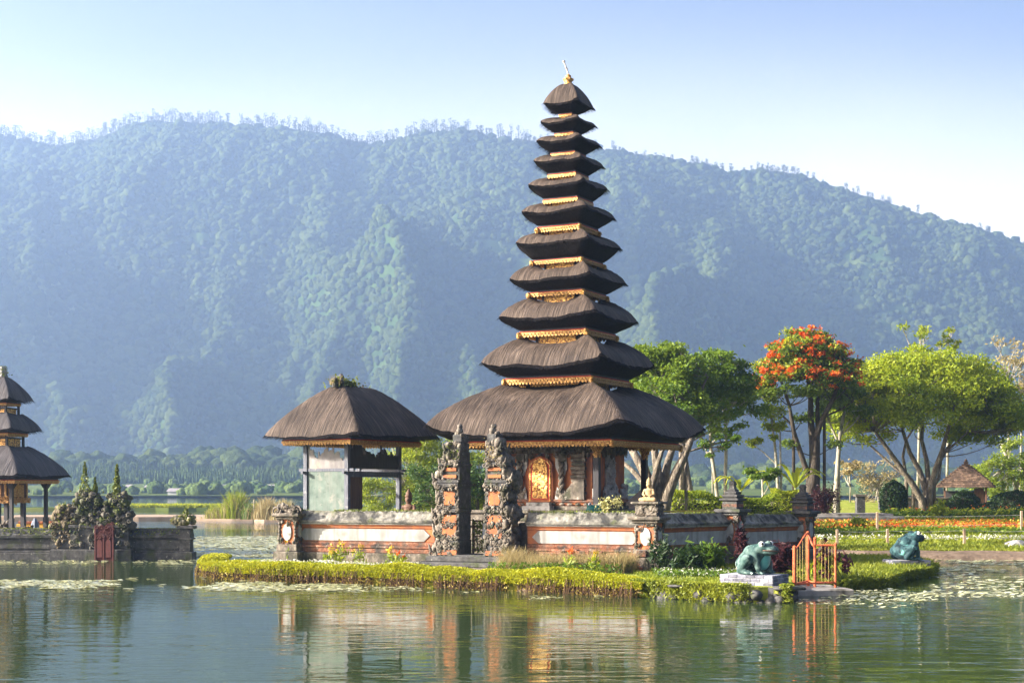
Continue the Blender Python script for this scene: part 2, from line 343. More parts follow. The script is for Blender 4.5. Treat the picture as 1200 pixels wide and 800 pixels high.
a = _n(nt,'ShaderNodeMath', operation='ADD'); L(wn(.55,1.6,2,1), a.inputs[0]); L(wn(2.2,5.0,2,.28), a.inputs[1])
# calmer and livelier stretches of water
mp = _n(nt,'ShaderNodeMapping'); mp.inputs['Scale'].default_value = (.05,.16,1); L(tc.outputs['Object'], mp.inputs[0])
n = _n(nt,'ShaderNodeTexNoise'); n.inputs['Scale'].default_value = 1; n.inputs['Detail'].default_value = 3; L(mp.outputs[0], n.inputs['Vector'])
mr = _n(nt,'ShaderNodeMapRange'); mr.inputs[1].default_value = .38; mr.inputs[2].default_value = .62; mr.inputs[3].default_value = .25; mr.inputs[4].default_value = 1; L(n.outputs['Fac'], mr.inputs[0])
bp = _n(nt,'ShaderNodeBump'); bp.inputs['Distance'].default_value = .030; L(mr.outputs[0], bp.inputs['Strength']); L(a.outputs[0], bp.inputs['Height']); L(bp.outputs[0], p.inputs['Normal'])
wb = MB(); wb.add([(-2700,-35,0),(2700,-35,0),(2700,900,0),(-2700,900,0)], [(0,1,2,3)])
tag(wb.build('lake_water', m), kind='structure')
gb = MB(); gb.add([(-2700,-35,-2),(2700,-35,-2),(2700,2700,-2),(-2700,2700,-2)], [(0,1,2,3)])
tag(gb.build('lake_bed_ground', M['soil']), kind='structure')
# ------------------------------------------------------------------ mountain
SKY_PTS = np.array([(-1500,330),(-900,240),(-500,180),(-200,172),(0,162),(40,171),(75,174),(110,168),(150,151),(180,146),(250,149),(330,154),(385,162),(400,168),(430,172),(460,168),(500,159),(540,157),(600,166),(640,173),(700,177),(760,185),(800,193),(830,198),(850,205),(900,203),(940,211),(980,224),(1020,236),(1060,250),(1100,263),(1150,277),(1200,292),(1300,318),(1500,380),(1900,440),(2600,470)], float)
Y0, YF, YR = 480., 1000., 2300.
SPURS = [(385,175,330,520,42,58,.86),(245,225,185,470,38,46,.72),(500,225,395,520,58,95,.78),(570,300,520,520,50,70,.55),(690,330,640,520,60,60,.5),
         (835,205,730,500,62,80,.86),(905,260,880,480,40,40,.7),(960,375,1010,520,75,70,.34),(1195,350,1160,520,50,75,.46),(1100,300,1075,450,45,38,.66),(60,260,20,520,60,50,.7),(-150,200,-230,520,90,80,.9),(-420,200,-480,520,90,80,.9),(1350,350,1300,520,70,60,.8),(1500,400,1470,520,70,60,.8),(640,190,610,330,35,34,.95),(735,190,700,330,28,30,.95),(300,330,270,520,30,36,.5)]
def mountain_z(s, Y):
    px = 600+FPX*s
    zr = CAMZ+(HOR-np.interp(px, SKY_PTS[:,0], SKY_PTS[:,1]))/FPX*YR
    base = .25+np.clip((Y-Y0)/(YF-Y0),0,1)**1.3*10+np.clip((Y-760)/240,0,1)*9*np.clip(1.2-np.abs(px-250)/450,0,1)
    t = np.clip((Y-YF)/(YR-YF),0,1)
    z = base+(zr-base)*(t**1.22*.72+.28*t*t*(3-2*t))
    X = s*Y
    env = np.clip(t*4,0,1)*np.clip((1-t)*7,0,1)
    for (pt,yt,pb,yb,wd,amp,tm) in SPURS:
        q = t/tm; c = pb+(pt-pb)*q+26*np.sin(t*11+pt)+10*np.sin(t*29+pb)
        e = np.clip(q*5,0,1)*np.clip((1.06-q)*3,0,1)*np.clip((1-t)*5,0,1)
        d = (px-c)/wd
        z = z+amp*e*(1.9*np.exp(-np.where(d<0,np.abs(d)/.6,np.abs(d)/1.9)**1.25)-.3)
    z = z+env*(105*fbm(X/380, Y/480, 6, 3)+ -44*np.abs(fbm(X/120, Y/330, 4, 11)))
    z = np.where(t >= 1, zr-(Y-YR)*.55+0*X, z)
    return z
ns, nr = 620, 300
S = np.linspace(-1.15, 1.15, ns); tt = np.linspace(0,1,nr); YY = Y0+(2650-Y0)*tt
SS, YG = np.meshgrid(S, YY)
ZG = mountain_z(SS, YG); ZG[0] = -2
V = np.stack([SS*YG, YG, ZG], -1).reshape(-1,3)
i = (np.arange(nr-1)[:,None]*ns+np.arange(ns-1)[None]).ravel()
Q = np.stack([i, i+1, i+1+ns, i+ns],1)
M['hill'] = mat('hill', [(.3,(.02,.04,.012)),(.6,(.05,.085,.02)),(.75,(.10,.13,.04))], scale=.03, detail=8, bump=0, rough=1, spec=0, blotch=[((.13,.16,.045),.006,.56,.62),((.22,.17,.12),.009,.68,.72)])
tag(np_mesh('mountain', V, Q, M['hill'], smooth=True), kind='structure')
# the forest on it: one crown shape spread by geometry nodes over points
def forest(name, pts, scl, c0, c1, kind='round', seed=1):
    me = bpy.data.meshes.new(name); me.vertices.add(len(pts)); me.vertices.foreach_set('co', np.asarray(pts, np.float32).ravel())
    at = me.attributes.new('sc', 'FLOAT', 'POINT'); at.data.foreach_set('value', np.asarray(scl, np.float32))
    o = bpy.data.objects.new(name, me); COL.objects.link(o)
    m = bpy.data.materials.new(name+'_leaf'); m.use_nodes = True; nt = m.node_tree; L = nt.links.new; p = nt.nodes['Principled BSDF']; p.inputs['Roughness'].default_value = .9; p.inputs['Specular IOR Level'].default_value = .05
    oi = _n(nt,'ShaderNodeObjectInfo'); tc = _n(nt,'ShaderNodeNewGeometry'); no = _n(nt,'ShaderNodeTexNoise'); no.inputs['Scale'].default_value = .012; no.inputs['Detail'].default_value = 3; L(tc.outputs['Position'], no.inputs['Vector'])
    mr = _n(nt,'ShaderNodeMapRange'); mr.inputs[1].default_value = .35; mr.inputs[2].default_value = .65; L(no.outputs['Fac'], mr.inputs[0])
    ad = _n(nt,'ShaderNodeMath', operation='MULTIPLY_ADD'); L(oi.outputs['Random'], ad.inputs[0]); ad.inputs[1].default_value = .75; 
    h = _n(nt,'ShaderNodeMath', operation='MULTIPLY'); L(mr.outputs[0], h.inputs[0]); h.inputs[1].default_value = .4; L(h.outputs[0], ad.inputs[2])
    mx = _n(nt,'ShaderNodeMix', data_type='RGBA'); L(ad.outputs[0], mx.inputs[0]); mx.inputs[6].default_value = (*c0,1); mx.inputs[7].default_value = (*c1,1); L(mx.outputs[2], p.inputs['Base Color'])
    n2 = _n(nt,'ShaderNodeTexNoise'); n2.inputs['Scale'].default_value = .7; n2.inputs['Detail'].default_value = 4; L(tc.outputs['Position'], n2.inputs['Vector'])
    b = _n(nt,'ShaderNodeBump'); b.inputs['Strength'].default_value = 1; b.inputs['Distance'].default_value = 1.5; L(n2.outputs['Fac'], b.inputs['Height']); L(b.outputs[0], p.inputs['Normal'])
    g = bpy.data.node_groups.new(name, 'GeometryNodeTree')
    g.interface.new_socket('Geometry', in_out='INPUT', socket_type='NodeSocketGeometry'); g.interface.new_socket('Geometry', in_out='OUTPUT', socket_type='NodeSocketGeometry')
    N = g.nodes.new; LL = g.links.new
    gi, go = N('NodeGroupInput'), N('NodeGroupOutput')
    if kind == 'round':
        ic = N('GeometryNodeMeshIcoSphere'); ic.inputs['Radius'].default_value = 1; ic.inputs['Subdivisions'].default_value = 3
        src = ic.outputs[0]; k = .55; ns_ = 1.9
    else:
        ic = N('GeometryNodeMeshCone'); ic.inputs['Vertices'].default_value = 7; ic.inputs['Side Segments'].default_value = 4; ic.inputs['Radius Bottom'].default_value = .55; ic.inputs['Radius Top'].default_value = .03; ic.inputs['Depth'].default_value = 3.2
        src = ic.outputs[0]; k = .3; ns_ = 2.5
    no = N('ShaderNodeTexNoise'); no.inputs['Scale'].default_value = ns_; no.inputs['Detail'].default_value = 2
    vm = N('ShaderNodeVectorMath'); vm.operation = 'SUBTRACT'; vm.inputs[1].default_value = (.5,.5,.5); LL(no.outputs['Color'], vm.inputs[0])
    vs = N('ShaderNodeVectorMath'); vs.operation = 'SCALE'; vs.inputs['Scale'].default_value = k*2; LL(vm.outputs[0], vs.inputs[0])
    sp = N('GeometryNodeSetPosition'); LL(src, sp.inputs['Geometry']); LL(vs.outputs[0], sp.inputs['Offset'])
    ss = N('GeometryNodeSetShadeSmooth'); LL(sp.outputs[0], ss.inputs[0]); sp = ss
    sm = N('GeometryNodeSetMaterial'); sm.inputs['Material'].default_value = m; LL(sp.outputs[0], sm.inputs[0])
    ins = N('GeometryNodeInstanceOnPoints'); LL(gi.outputs[0], ins.inputs['Points']); LL(sm.outputs[0], ins.inputs['Instance'])
    na = N('GeometryNodeInputNamedAttribute'); na.data_type = 'FLOAT'; na.inputs['Name'].default_value = 'sc'
    LL(na.outputs['Attribute'], ins.inputs['Scale'])
    rv = N('FunctionNodeRandomValue'); rv.data_type = 'FLOAT_VECTOR'; rv.inputs[0].default_value = (-.25,-.25,0) if kind=='round' else (0,0,0); rv.inputs[1].default_value = (.25,.25,6.28) if kind=='round' else (0,0,6.28); rv.inputs['Seed'].default_value = seed
    LL(rv.outputs[0], ins.inputs['Rotation'])
    LL(ins.outputs[0], go.inputs[0])
    md = o.modifiers.new('spread', 'NODES'); md.node_group = g
    return tag(o, kind='stuff')
N_ = 115000
s_ = rng.uniform(-.60,.60,N_); yt = rng.random(N_); y_ = 930+(YR+30-930)*yt**.85
z_ = mountain_z(s_, y_); sc_ = rng.uniform(2.4,6.2,N_)*np.where(rng.random(N_)<.06,1.7,1)
bare = fbm(s_*y_/90, y_/90, 3, 21) > .42
keep = ~(bare & (rng.random(N_)<.7))
forest('mountain_forest', np.stack([s_*y_, y_, z_+sc_*.35],1)[keep], sc_[keep], (.014,.030,.010), (.066,.088,.024), seed=3)
# spruce-like plantation on the low ground at the far shore, and scattered trees in its fields
N2 = 20000
px_ = rng.uniform(40,620,N2); y_ = rng.uniform(770,1010,N2); s_ = (px_-600)/FPX
ok = vnoise(s_*y_/45, y_/60, 5) > .30
s_, y_ = s_[ok], y_[ok]; sc_ = rng.uniform(.7,1.25,len(s_))*rng.choice([1,1.2,1.7],len(s_))
forest('far_plantation', np.stack([s_*y_, y_, mountain_z(s_,y_)+sc_*.4],1), sc_, (.02,.045,.018), (.075,.11,.035), 'cone', 5)
N3 = 900
px_ = rng.uniform(-200,1400,N3); y_ = rng.uniform(500,800,N3); s_ = (px_-600)/FPX
ok = vnoise(s_*y_/30, y_/45, 9) > .50
s_, y_ = s_[ok], y_[ok]; sc_ = rng.uniform(1.3,3.4,len(s_))
forest('far_shore_trees', np.stack([s_*y_, y_, mountain_z(s_,y_)+sc_*.6],1), sc_, (.03,.06,.02), (.11,.15,.04), seed=8)
# far fields
M['field'] = mat('field', [(.3,(.05,.08,.02)),(.55,(.11,.14,.035)),(.72,(.19,.19,.07))], scale=.03, detail=4, stretch=(1,4,1), bump=0, rough=1, spec=0)
S2 = np.linspace(-.6,.6,240); YY2 = np.linspace(484,800,40); SS2, YG2 = np.meshgrid(S2,YY2)
Z2 = mountain_z(SS2,YG2)+.5
i = (np.arange(39)[:,None]*240+np.arange(239)[None]).ravel()
tag(np_mesh('far_fields', np.stack([SS2*YG2,YG2,Z2],-1).reshape(-1,3), np.stack([i,i+1,i+241,i+240],1), M['field'], smooth=True), kind='structure')
# thin trees standing along the crest
def crest():
    VV = []; QQ = []; o = 0; LV = []
    px = -120.
    while px < 1330:
        px += rng.uniform(1.4,3.8)
        dense = .92 if px < 660 else (.55 if px < 940 else .35)
        if rng.random() > dense*(.35+vnoise(np.array([px/26.]),np.array([.5]),4)[0]*1.25): continue
        s = (px-600)/FPX; y = YR+rng.uniform(-25,10); z = float(mountain_z(np.array([s]),np.array([y]))[0])-1; x = s*y
        h = rng.uniform(17,31)*(1 if px < 700 else .72)
        r = .7
        lean = rng.normal()*1.2
        v = [(x-r,y,z),(x+r,y,z),(x+r*.4+lean,y,z+h*.9),(x-r*.4+lean,y,z+h*.9),(x,y-r,z),(x,y+r,z),(x+lean,y+r*.4,z+h*.9),(x+lean,y-r*.4,z+h*.9)]
        VV += v; QQ += [(o,o+1,o+2,o+3),(o+4,o+5,o+6,o+7)]; o += 8
        n = 80; a = rng.random(n)*6.28; rr = np.sqrt(rng.random(n))*h*rng.uniform(.15,.26); hh = h*(.28+.74*rng.random(n)**.8); 
        LV.append(np.stack([x+lean*.7+rr*np.cos(a)*(1.15-hh/h*.45), y+rr*np.sin(a), z+hh],1))
    lv, lq = leaf_quads(np.concatenate(LV), 2.1, 1.1, up=.1)
    V, Q = join((np.array(VV), np.array(QQ)), (lv, lq))
    tag(np_mesh('crest_trees', V, Q, leafmat('crest_leaf', (.012,.022,.010), (.04,.05,.02), .1, .05)), kind='stuff')
crest()
# ------------------------------------------------------------------ haze
hm = bpy.data.materials.new('haze'); hm.use_nodes = True; nt = hm.node_tree; nt.nodes.clear()
o = _n(nt,'ShaderNodeOutputMaterial'); pv = _n(nt,'ShaderNodeVolumePrincipled'); nt.links.new(pv.outputs[0], o.inputs['Volume'])
pv.inputs['Color'].default_value = (.41,.575,.88,1); pv.inputs['Density'].default_value = .00030; pv.inputs['Anisotropy'].default_value = .45
hb = MB(); hb.bbox(-2750,2750,-40,2720,-3,668)
tag(hb.build('haze', hm), kind='stuff')
# ------------------------------------------------------------------ pale humid-air volume added beyond the mountain to whiten the low sky
cm = bpy.data.materials.new('added_sky_veil'); cm.use_nodes = True; nt = cm.node_tree; nt.nodes.clear(); L = nt.links.new
o = _n(nt,'ShaderNodeOutputMaterial'); pv2 = _n(nt,'ShaderNodeVolumePrincipled'); L(pv2.outputs[0], o.inputs['Volume'])
pv2.inputs['Color'].default_value = (.95,.985,1,1); pv2.inputs['Anisotropy'].default_value = .0
tc = _n(nt,'ShaderNodeTexCoord'); sx = _n(nt,'ShaderNodeSeparateXYZ'); L(tc.outputs['Object'], sx.inputs[0])
no = _n(nt,'ShaderNodeTexNoise'); no.inputs['Scale'].default_value = 1; no.inputs['Detail'].default_value = 1
mp = _n(nt,'ShaderNodeMapping'); mp.inputs['Scale'].default_value = (.0007,.0007,.002); L(tc.outputs['Object'], mp.inputs[0]); L(mp.outputs[0], no.inputs['Vector'])
ad = _n(nt,'ShaderNodeMath', operation='MULTIPLY_ADD'); L(no.outputs['Fac'], ad.inputs[0]); ad.inputs[1].default_value = 350; L(sx.outputs['Z'], ad.inputs[2])
mr = _n(nt,'ShaderNodeMapRange', interpolation_type='SMOOTHSTEP'); mr.inputs[1].default_value = 500; mr.inputs[2].default_value = 1500; mr.inputs[3].default_value = .0011; mr.inputs[4].default_value = 0
L(ad.outputs[0], mr.inputs[0]); L(mr.outputs[0], pv2.inputs['Density'])
cb = MB(); cb.bbox(-4200,4200,3300,5300,0,1850)
tag(cb.build('added_sky_veil', cm), kind='stuff')
sc.cycles.volume_step_rate = 2.0
# ------------------------------------------------------------------ near land
def land(name, poly, z, m, edge=None, kind='structure', sub=0, zf=None):
    """flat or sloping ground patch with a skirt down below the water"""
    import bmesh
    bm = bmesh.new(); vs = [bm.verts.new((x,y,z)) for x,y in poly]; f = bm.faces.new(vs)
    if f.normal.z < 0: f.normal_flip()
    r = bmesh.ops.extrude_face_region(bm, geom=[f]); 
    for v in [q for q in r['geom'] if isinstance(q, bmesh.types.BMVert)]: v.co.z = -1.0
    bmesh.ops.recalc_face_normals(bm, faces=bm.faces)
    me = bpy.data.meshes.new(name); bm.to_mesh(me); bm.free(); me.materials.append(m)
    o = bpy.data.objects.new(name, me); COL.objects.link(o); tag(o, kind=kind); return o
def wob(poly, n=6, amp=.12):
    out_ = []
    k = len(poly)
    for i in range(k):
        a, b = Vector(poly[i]), Vector(poly[(i+1)%k])
        for j in range(n):
            q = a.lerp(b, j/n); out_.append((q.x+random.uniform(-amp,amp), q.y+random.uniform(-amp,amp)))
    return out_
ISLE_F = [(-12.0,55.4),(-11.2,52.4),(-8.94,49.9),(-5.8,48.6),(-2.8,46.9),(0,45.3),(2.6,43.5),(4.75,41.9)]
ISLE = ISLE_F+[(6.5,40.6),(7.9,40.5),(8.5,43.2),(9.3,46.2),(14,66),(13,81),(-6,88),(-9.2,70),(-9.2,57.2)]
land('island_ground', wob(ISLE,5,.06), .44, M['lawn'])
# low grass spit on the right of the island
SPIT = [(9.0,45.6),(10.4,45.3),(12.0,46.4),(12.9,48.2),(13.7,50.4),(15.2,52.2),(16.4,55.4),(16.6,58.5),(15.2,60.5),(11,61),(9.4,54)]
land('spit_ground', wob(SPIT,6,.15), .30, M['lawn'])
# stone edging of the island's near right corner
e = MB()
def edge_stones(pts, n, z0, z1):
    for i in range(len(pts)-1):
        a, b = Vector(pts[i]), Vector(pts[i+1]); Ln = (b-a).length
        for j in range(int(n*Ln)):
            q = a.lerp(b, random.random()); nr_ = Vector(((b-a).y,-(b-a).x)).normalized(); z = random.uniform(z0,z1); s = random.uniform(.09,.22)
            q = q+nr_*random.uniform(-.22,.04)*(1.0 if z<.25 else 1.6)
            e.blob((q.x,q.y,z-s*.35), (s,s,s*.75), 0, .16, 2)
EP = [(3.6,42.75),(4.75,41.85),(6.5,40.6),(7.9,40.45),(8.5,43.2),(9.2,46.0)]
edge_stones(EP, 34, -.35, .30)
for (a_,b_) in zip(EP,EP[1:]):
    a_, b_ = Vector(a_), Vector(b_); m_ = (a_+b_)/2; n_ = Vector((-(b_-a_).y,(b_-a_).x)).normalized()*.42; e.box((m_.x+n_.x,m_.y+n_.y,-.05),((b_-a_).length,.7,.96),0,math.atan2((b_-a_).y,(b_-a_).x))
for k in range(5): q = Vector((5.2,41.6)).lerp(Vector((7.9,40.5)),k/4+random.uniform(-.06,.06)); e.bev(q.x-.5,q.x+.42,q.y-.12,q.y+.7,.36,.445+random.uniform(-.01,.02),.03)
tag(e.build('stone_embankment', M['stone_dark'], None, True), 'dark mossy stone embankment holding the island edge below the frog', 'embankment')
n = 15000; tt_ = rng.random(n); k = rng.integers(0,3,n); EA = np.array(EP); q = EA[k]+(EA[k+1]-EA[k])*tt_[:,None]
msk = vnoise(q[:,0]*1.6,q[:,1]*.4,14)+.25*rng.random(n) > .42; q = q[msk]; n = len(q)
V, Q = leaf_quads(np.c_[q[:,0]+rng.normal(size=n)*.07, q[:,1]-rng.random(n)*.34+.12, .52-.5*rng.random(n)**2.2], .11, .035, .2)
tag(np_mesh('embankment_weeds', V, Q, M['grass']), kind='stuff')
# main shore on the right with gently rising lawn
def shore_z(Y, X): 
    return .28+np.clip((Y-66)/46,0,1)**.85*1.75+np.clip((Y-112)/60,0,1)*.6
def shore_edge(X):   # depth of the waterline at X
    return np.interp(X, [-40,-22,-14,-9,-2,4,9,13,16,30,70,130], [190,150,108,92,84,80,76,70,65.5,64.3,63.5,60])
gx = np.concatenate([np.linspace(-13,60,150), np.linspace(62,150,20)]); gt = np.linspace(0,1,70)**1.6
VX, VT = np.meshgrid(gx, gt); e0 = shore_edge(VX)+.5*fbm(VX/2.5, VX*0, 3, 2)
VY = e0+VT*(np.maximum(128,e0+30)-e0); VZ = shore_z(VY,VX)*np.clip((VY-e0)/1.2,0,1)+.10*fbm(VX/5,VY/5,3,4)*np.clip((VY-e0)/6,0,1)
VZ[0] = -1.2; VZ = np.where((VT>0)&(VZ<.05), .05, VZ); wl_ = np.clip((VX+12.8)/5+.35*fbm(VX/3,VY/4,3,8),0,1); VZ = VZ*wl_-.5*(1-wl_)
i = (np.arange(69)[:,None]*170+np.arange(169)[None]).ravel()
tag(np_mesh('shore_lawn', np.stack([VX,VY,VZ],-1).reshape(-1,3), np.stack([i,i+1,i+171,i+170],1), M['lawn'], smooth=True), kind='structure')
def GZ(X,Y): return float(shore_z(np.array(Y),np.array(X)))
# bare earth bank at the waterline
bx = np.linspace(-6,140,260); b0 = shore_edge(bx)
bv = []
for k,(dy,z) in enumerate(((-.9,-.3),(-.55,.05),(-.1,.24),(.9,.36),(1.5,.34))):
    bv.append(np.stack([bx, b0+dy+.35*fbm(bx/1.3,bx*0+k*.2,3,7), z+.05*fbm(bx/.7,bx*0+k,3,5)],1))
i = (np.arange(4)[:,None]*260+np.arange(259)[None]).ravel()
tag(np_mesh('earth_bank_ground', np.concatenate(bv), np.stack([i,i+1,i+261,i+260],1), M['soil'], smooth=True), kind='structure')
# paved garden path
pb = MB(); pb.bbox(17.5,24,87,92,1.1,1.50); pb.bbox(17.5,24,89.5,93,1.2,1.66)
tag(pb.build('garden_path', M['concrete']), kind='structure')
# sand bank behind the left compound, thin reed spit beyond it
land('sand_bank', wob([(-55,146),(-30,147),(-21,142),(-14,128),(-10,126),(-8,150),(-16,168),(-32,160),(-55,158)],6,.6), .32, M['sand'])
land('reed_spit_ground', wob([(-85,207),(-58,205),(-40,206),(-36,211),(-60,213),(-85,214)],6,.8), .45, M['field'])
# grass tufts as one ground cover on lawns near the water
def scatter_poly(poly, n):
    xs = [p[0] for p in poly]; ys = [p[1] for p in poly]; P_ = np.stack([rng.uniform(min(xs),max(xs),n), rng.uniform(min(ys),max(ys),n)],1)
    ins = np.zeros(n,bool); j = len(poly)-1
    for i in range(len(poly)):
        xi,yi = poly[i]; xj,yj = poly[j]
        c = ((yi>P_[:,1])!=(yj>P_[:,1]))&(P_[:,0]<(xj-xi)*(P_[:,1]-yi)/(yj-yi+1e-9)+xi); ins ^= c; j = i
    return P_[ins]
g1 = scatter_poly([(4.2,43.6),(5.0,42.6),(6.5,41.3),(7.7,41.2),(8.3,44),(9.2,47),(10,52),(9,55),(4,47)], 16000)
tag(np_mesh('island_grass', *blades(np.c_[g1, np.full(len(g1),.43)], rng.uniform(.05,.16,len(g1)), .035, .35), M['grass']), kind='stuff')
g2 = scatter_poly(SPIT, 34000); g2 = g2[:26000]
tag(np_mesh('spit_grass', *blades(np.c_[g2, np.full(len(g2),.28)], rng.uniform(.10,.32,len(g2)), .045, .4), M['grass']), kind='stuff')
# overhanging grass on the spit's rim
rim = []
for i in range(6):
    a, b = np.array(SPIT[i]), np.array(SPIT[i+1]); k = int(np.linalg.norm(b-a)*420); t = rng.random((k,1)); q = a+(b-a)*t
    nrm = np.array([(b-a)[1],-(b-a)[0]])/np.linalg.norm(b-a); q = q+nrm*(rng.random((k,1))*.28-.05); rim.append(np.c_[q, .36-.34*rng.random(k)**1.6])
rim = np.concatenate(rim)
tag(np_mesh('rim_grass', *leaf_quads(rim, .20, .05, .3), M['grass']), kind='stuff')
# shore grass: longer tufts along the lawn edges
n = 52000; X = rng.uniform(9,44,n); Y = shore_edge(X)+1.0+rng.random(n)**1.5*26
tag(np_mesh('shore_grass', *blades(np.stack([X,Y,[GZ(a,b) for a,b in zip(X,Y)]],1), rng.uniform(.06,.20,n), .06, .35), M['grass']), kind='stuff')
# ------------------------------------------------------------------ lily pads
def pads(regions):
    VV = []; QQ = []; o = 0
    k = np.arange(7)/7*2*np.pi
    for (px0,px1,py0,py1,n,s0,s1,thr) in regions:
        c = 0; tries = 0
        while c < n and tries < n*8:
            tries += 1
            px = rng.uniform(px0,px1); py = rng.uniform(py0,py1); Y = FPX*CAMZ/(py-HOR); X = GX(px,Y)
            if thr and vnoise(np.array([X*.55]),np.array([Y*.30]),31)[0]*.6+vnoise(np.array([X*1.7]),np.array([Y*.9]),37)[0]*.4 < thr: continue
            r = rng.uniform(s0,s1); a = rng.random()*6.28; tz = rng.normal()*.02
            ring = np.stack([X+r*np.cos(k*.93+a), Y+r*np.sin(k*.93+a), .012+rng.random()*.012+tz*np.cos(k+a)+abs(rng.normal())*.012*(k>4)],1)
            VV.append(np.concatenate([[[X,Y,.010]], ring])); 
            for j in range(6): QQ.append((o, o+1+j, o+2+j))
            o += 8; c += 1
    return np.concatenate(VV), np.array(QQ)
M['pad'] = leafmat('pad', (.36,.38,.16), (.72,.70,.46), .15, .8, rough=.25, spec=.7)  # pad green lightened: bright sky glint is put into the base colour
V, Q = pads([(-60,225,680,690,520,.08,.20,.50),(150,420,676,692,620,.08,.2,.46),(-40,240,655,661,260,.08,.18,.45),(228,350,628,652,1500,.12,.3,.30),(300,560,684,694,160,.07,.16,.52),(620,720,698,702,30,.06,.12,.5),
             (960,1100,688,704,260,.07,.16,.47),(1085,1230,664,700,360,.07,.2,.52),(1000,1240,655,672,560,.1,.25,.50),(930,1080,700,712,60,.06,.12,.5)])
tag(np_mesh('lily_pads', V, Q, M['pad']), kind='stuff')
# ------------------------------------------------------------------ thatched roofs
_tn = [0]
def thatch(parent, H, n, zn, zt, zb, f, hump=.2, lift=.1, mats=None, pw=1.35, dip=0, sag=.1, K=14, NS=21, cut=None):
    """H/n/f = half sizes (x,y) at tip, neck and frieze; zn/zt/zb = heights there. Children: thatch_roof (> eave_edge)"""
    mt = mats or M['thatch']
    top = MB(); cutb = MB()
    sv = np.linspace(-1,1,NS)
    per = []                                                     # (x,y) on the unit square, lateral coordinate
    for k in range(4):
        for s in sv[:-1]:
            q = [(s,-1),(1,s),(-s,1),(-1,-s)][k]; per.append((q[0],q[1],s,k))
    n_ = len(per)
    jit = [random.uniform(-1,1) for _ in per]; _tn[0] += 1; sd_ = _tn[0]*13.7
    wav = [float(fbm(np.array([s*1.6+k*5.1+sd_]),np.array([.3]),3,_tn[0])[0]) for (a,b,s,k) in per]
    def pos(px, py, s, hx, hy):
        # slightly rounded corners
        g = (abs(px)**14+abs(py)**14)**(-1/14)
        return px*g*hx, py*g*hy
    rows = []
    for r in range(K+1):
        t = r/K; hx = n[0]+(H[0]-n[0])*t; hy = n[1]+(H[1]-n[1])*t
        row = []
        for j,(a,b,s,k) in enumerate(per):
            c2 = abs(s)**4; c6 = abs(s)**5
            z = zn-(zn-zt)*t**pw + hump*(c2-1)*(1-t)**1.3 + lift*c6*t**3 - sag*(1-abs(s)**2.6)*t**2.2
            z += (jit[j]*.4+random.uniform(-.6,.6))*.012*min(H)**.5 + wav[j]*.09*min(H)**.7*t - .075*min(H)**.6*t**9
            x, y = pos(a,b,s,hx,hy); 
            if r == K: x *= 1+jit[j]*.006; y *= 1+jit[j]*.006; z += random.uniform(-1,1)*.012*min(H)**.5
            row.append((x,y,z))
        rows.append(row)
    V = [p for r in rows for p in r]; F = []; UV = []
    sl = math.hypot(H[0]-n[0], zn-zt)
    for r in range(K):
        for j in range(n_):
            j2 = (j+1)%n_
            F.append((r*n_+j, (r+1)*n_+j, (r+1)*n_+j2, r*n_+j2)); k = per[j][3]
            def u(jj, rr, endfix):
                t = rr/K; s = per[jj][2] if not endfix else 1.0
                hl = (n[0]+(H[0]-n[0])*t) if k in (0,2) else (n[1]+(H[1]-n[1])*t)
                return (s*hl+k*37.3, sl*t)
            ef = per[j2][3] != k
            UV.append([u(j,r,0),u(j,r+1,0),u(j2,r+1,ef),u(j2,r,ef)])
    F = [tuple(reversed(q)) for q in F]; UV = [list(reversed(q)) for q in UV]
    top.add(V, F, 0, UV)
    # closed neck
    top.add(rows[0], [tuple(range(n_))], 0)
    o = top.build('thatch_roof', mt, parent, True)
    crow = [rows[K]]; KC = 5
    for r in range(1,KC+1):
        t = r/KC; row = []
        for j,(a,b,s,k) in enumerate(per):
            hx = H[0]+(f[0]-H[0])*t; hy = H[1]+(f[1]-H[1])*t
            z = rows[K][j][2]+(zb-rows[K][j][2])*(.75*t+.25*math.sin(t*math.pi/2))
            g = (1+.20*t*(1-t)**2.5)
            x, y = pos(a,b,s,hx*g,hy*g); 
            if r < KC: z += random.uniform(-1,1)*.010*min(H)**.5
            row.append((x,y,z))
        crow.append(row)
    V = [p for r in crow for p in r]; F = []
    for r in range(KC):
        for j in range(n_): F.append((r*n_+j, r*n_+(j+1)%n_, (r+1)*n_+(j+1)%n_, (r+1)*n_+j))
    F.append(tuple(KC*n_+j for j in range(n_)))
    F = [tuple(reversed(q)) for q in F]
    cutb.add(V, F, 0); cutb.build('eave_edge', cut or M['thatch_cut'], o, True)
    # loose fibres sticking out along the eave
    e = np.array(rows[K]); m_ = int(n_*20*max(.5,min(H)))
    jj = rng.integers(0,n_,m_); t = rng.random((m_,1)); b = e[jj]*(1-t)+e[(jj+1)%n_]*t; 
    d = b.copy(); d[:,2] = 0; d /= np.linalg.norm(d,axis=1)[:,None]
    Ln = rng.uniform(.03,.17,(m_,1))*min(1,min(H)**.5); b = b-d*.05; tip = b+d*(Ln+.03)-np.array([[0,0,1]])*Ln*.9+rng.normal(size=(m_,3))*.012
    w_ = np.cross(d,[0,0,1])*.010
    V = np.stack([b-w_, b+w_, tip+w_*.3, tip-w_*.3],1).reshape(-1,3)
    np_mesh('loose_fibres', V, np.arange(4*m_).reshape(m_,4), M['thatch_cut'], o)
    return o
def ring(mb, hx, hy, th, z0, z1, m=0):
    mb.bbox(-hx,hx,-hy,-hy+th,z0,z1,m); mb.bbox(-hx,hx,hy-th,hy,z0,z1,m)
    mb.bbox(-hx,-hx+th,-hy+th,hy-th,z0,z1,m); mb.bbox(hx-th,hx,-hy+th,hy-th,z0,z1,m)
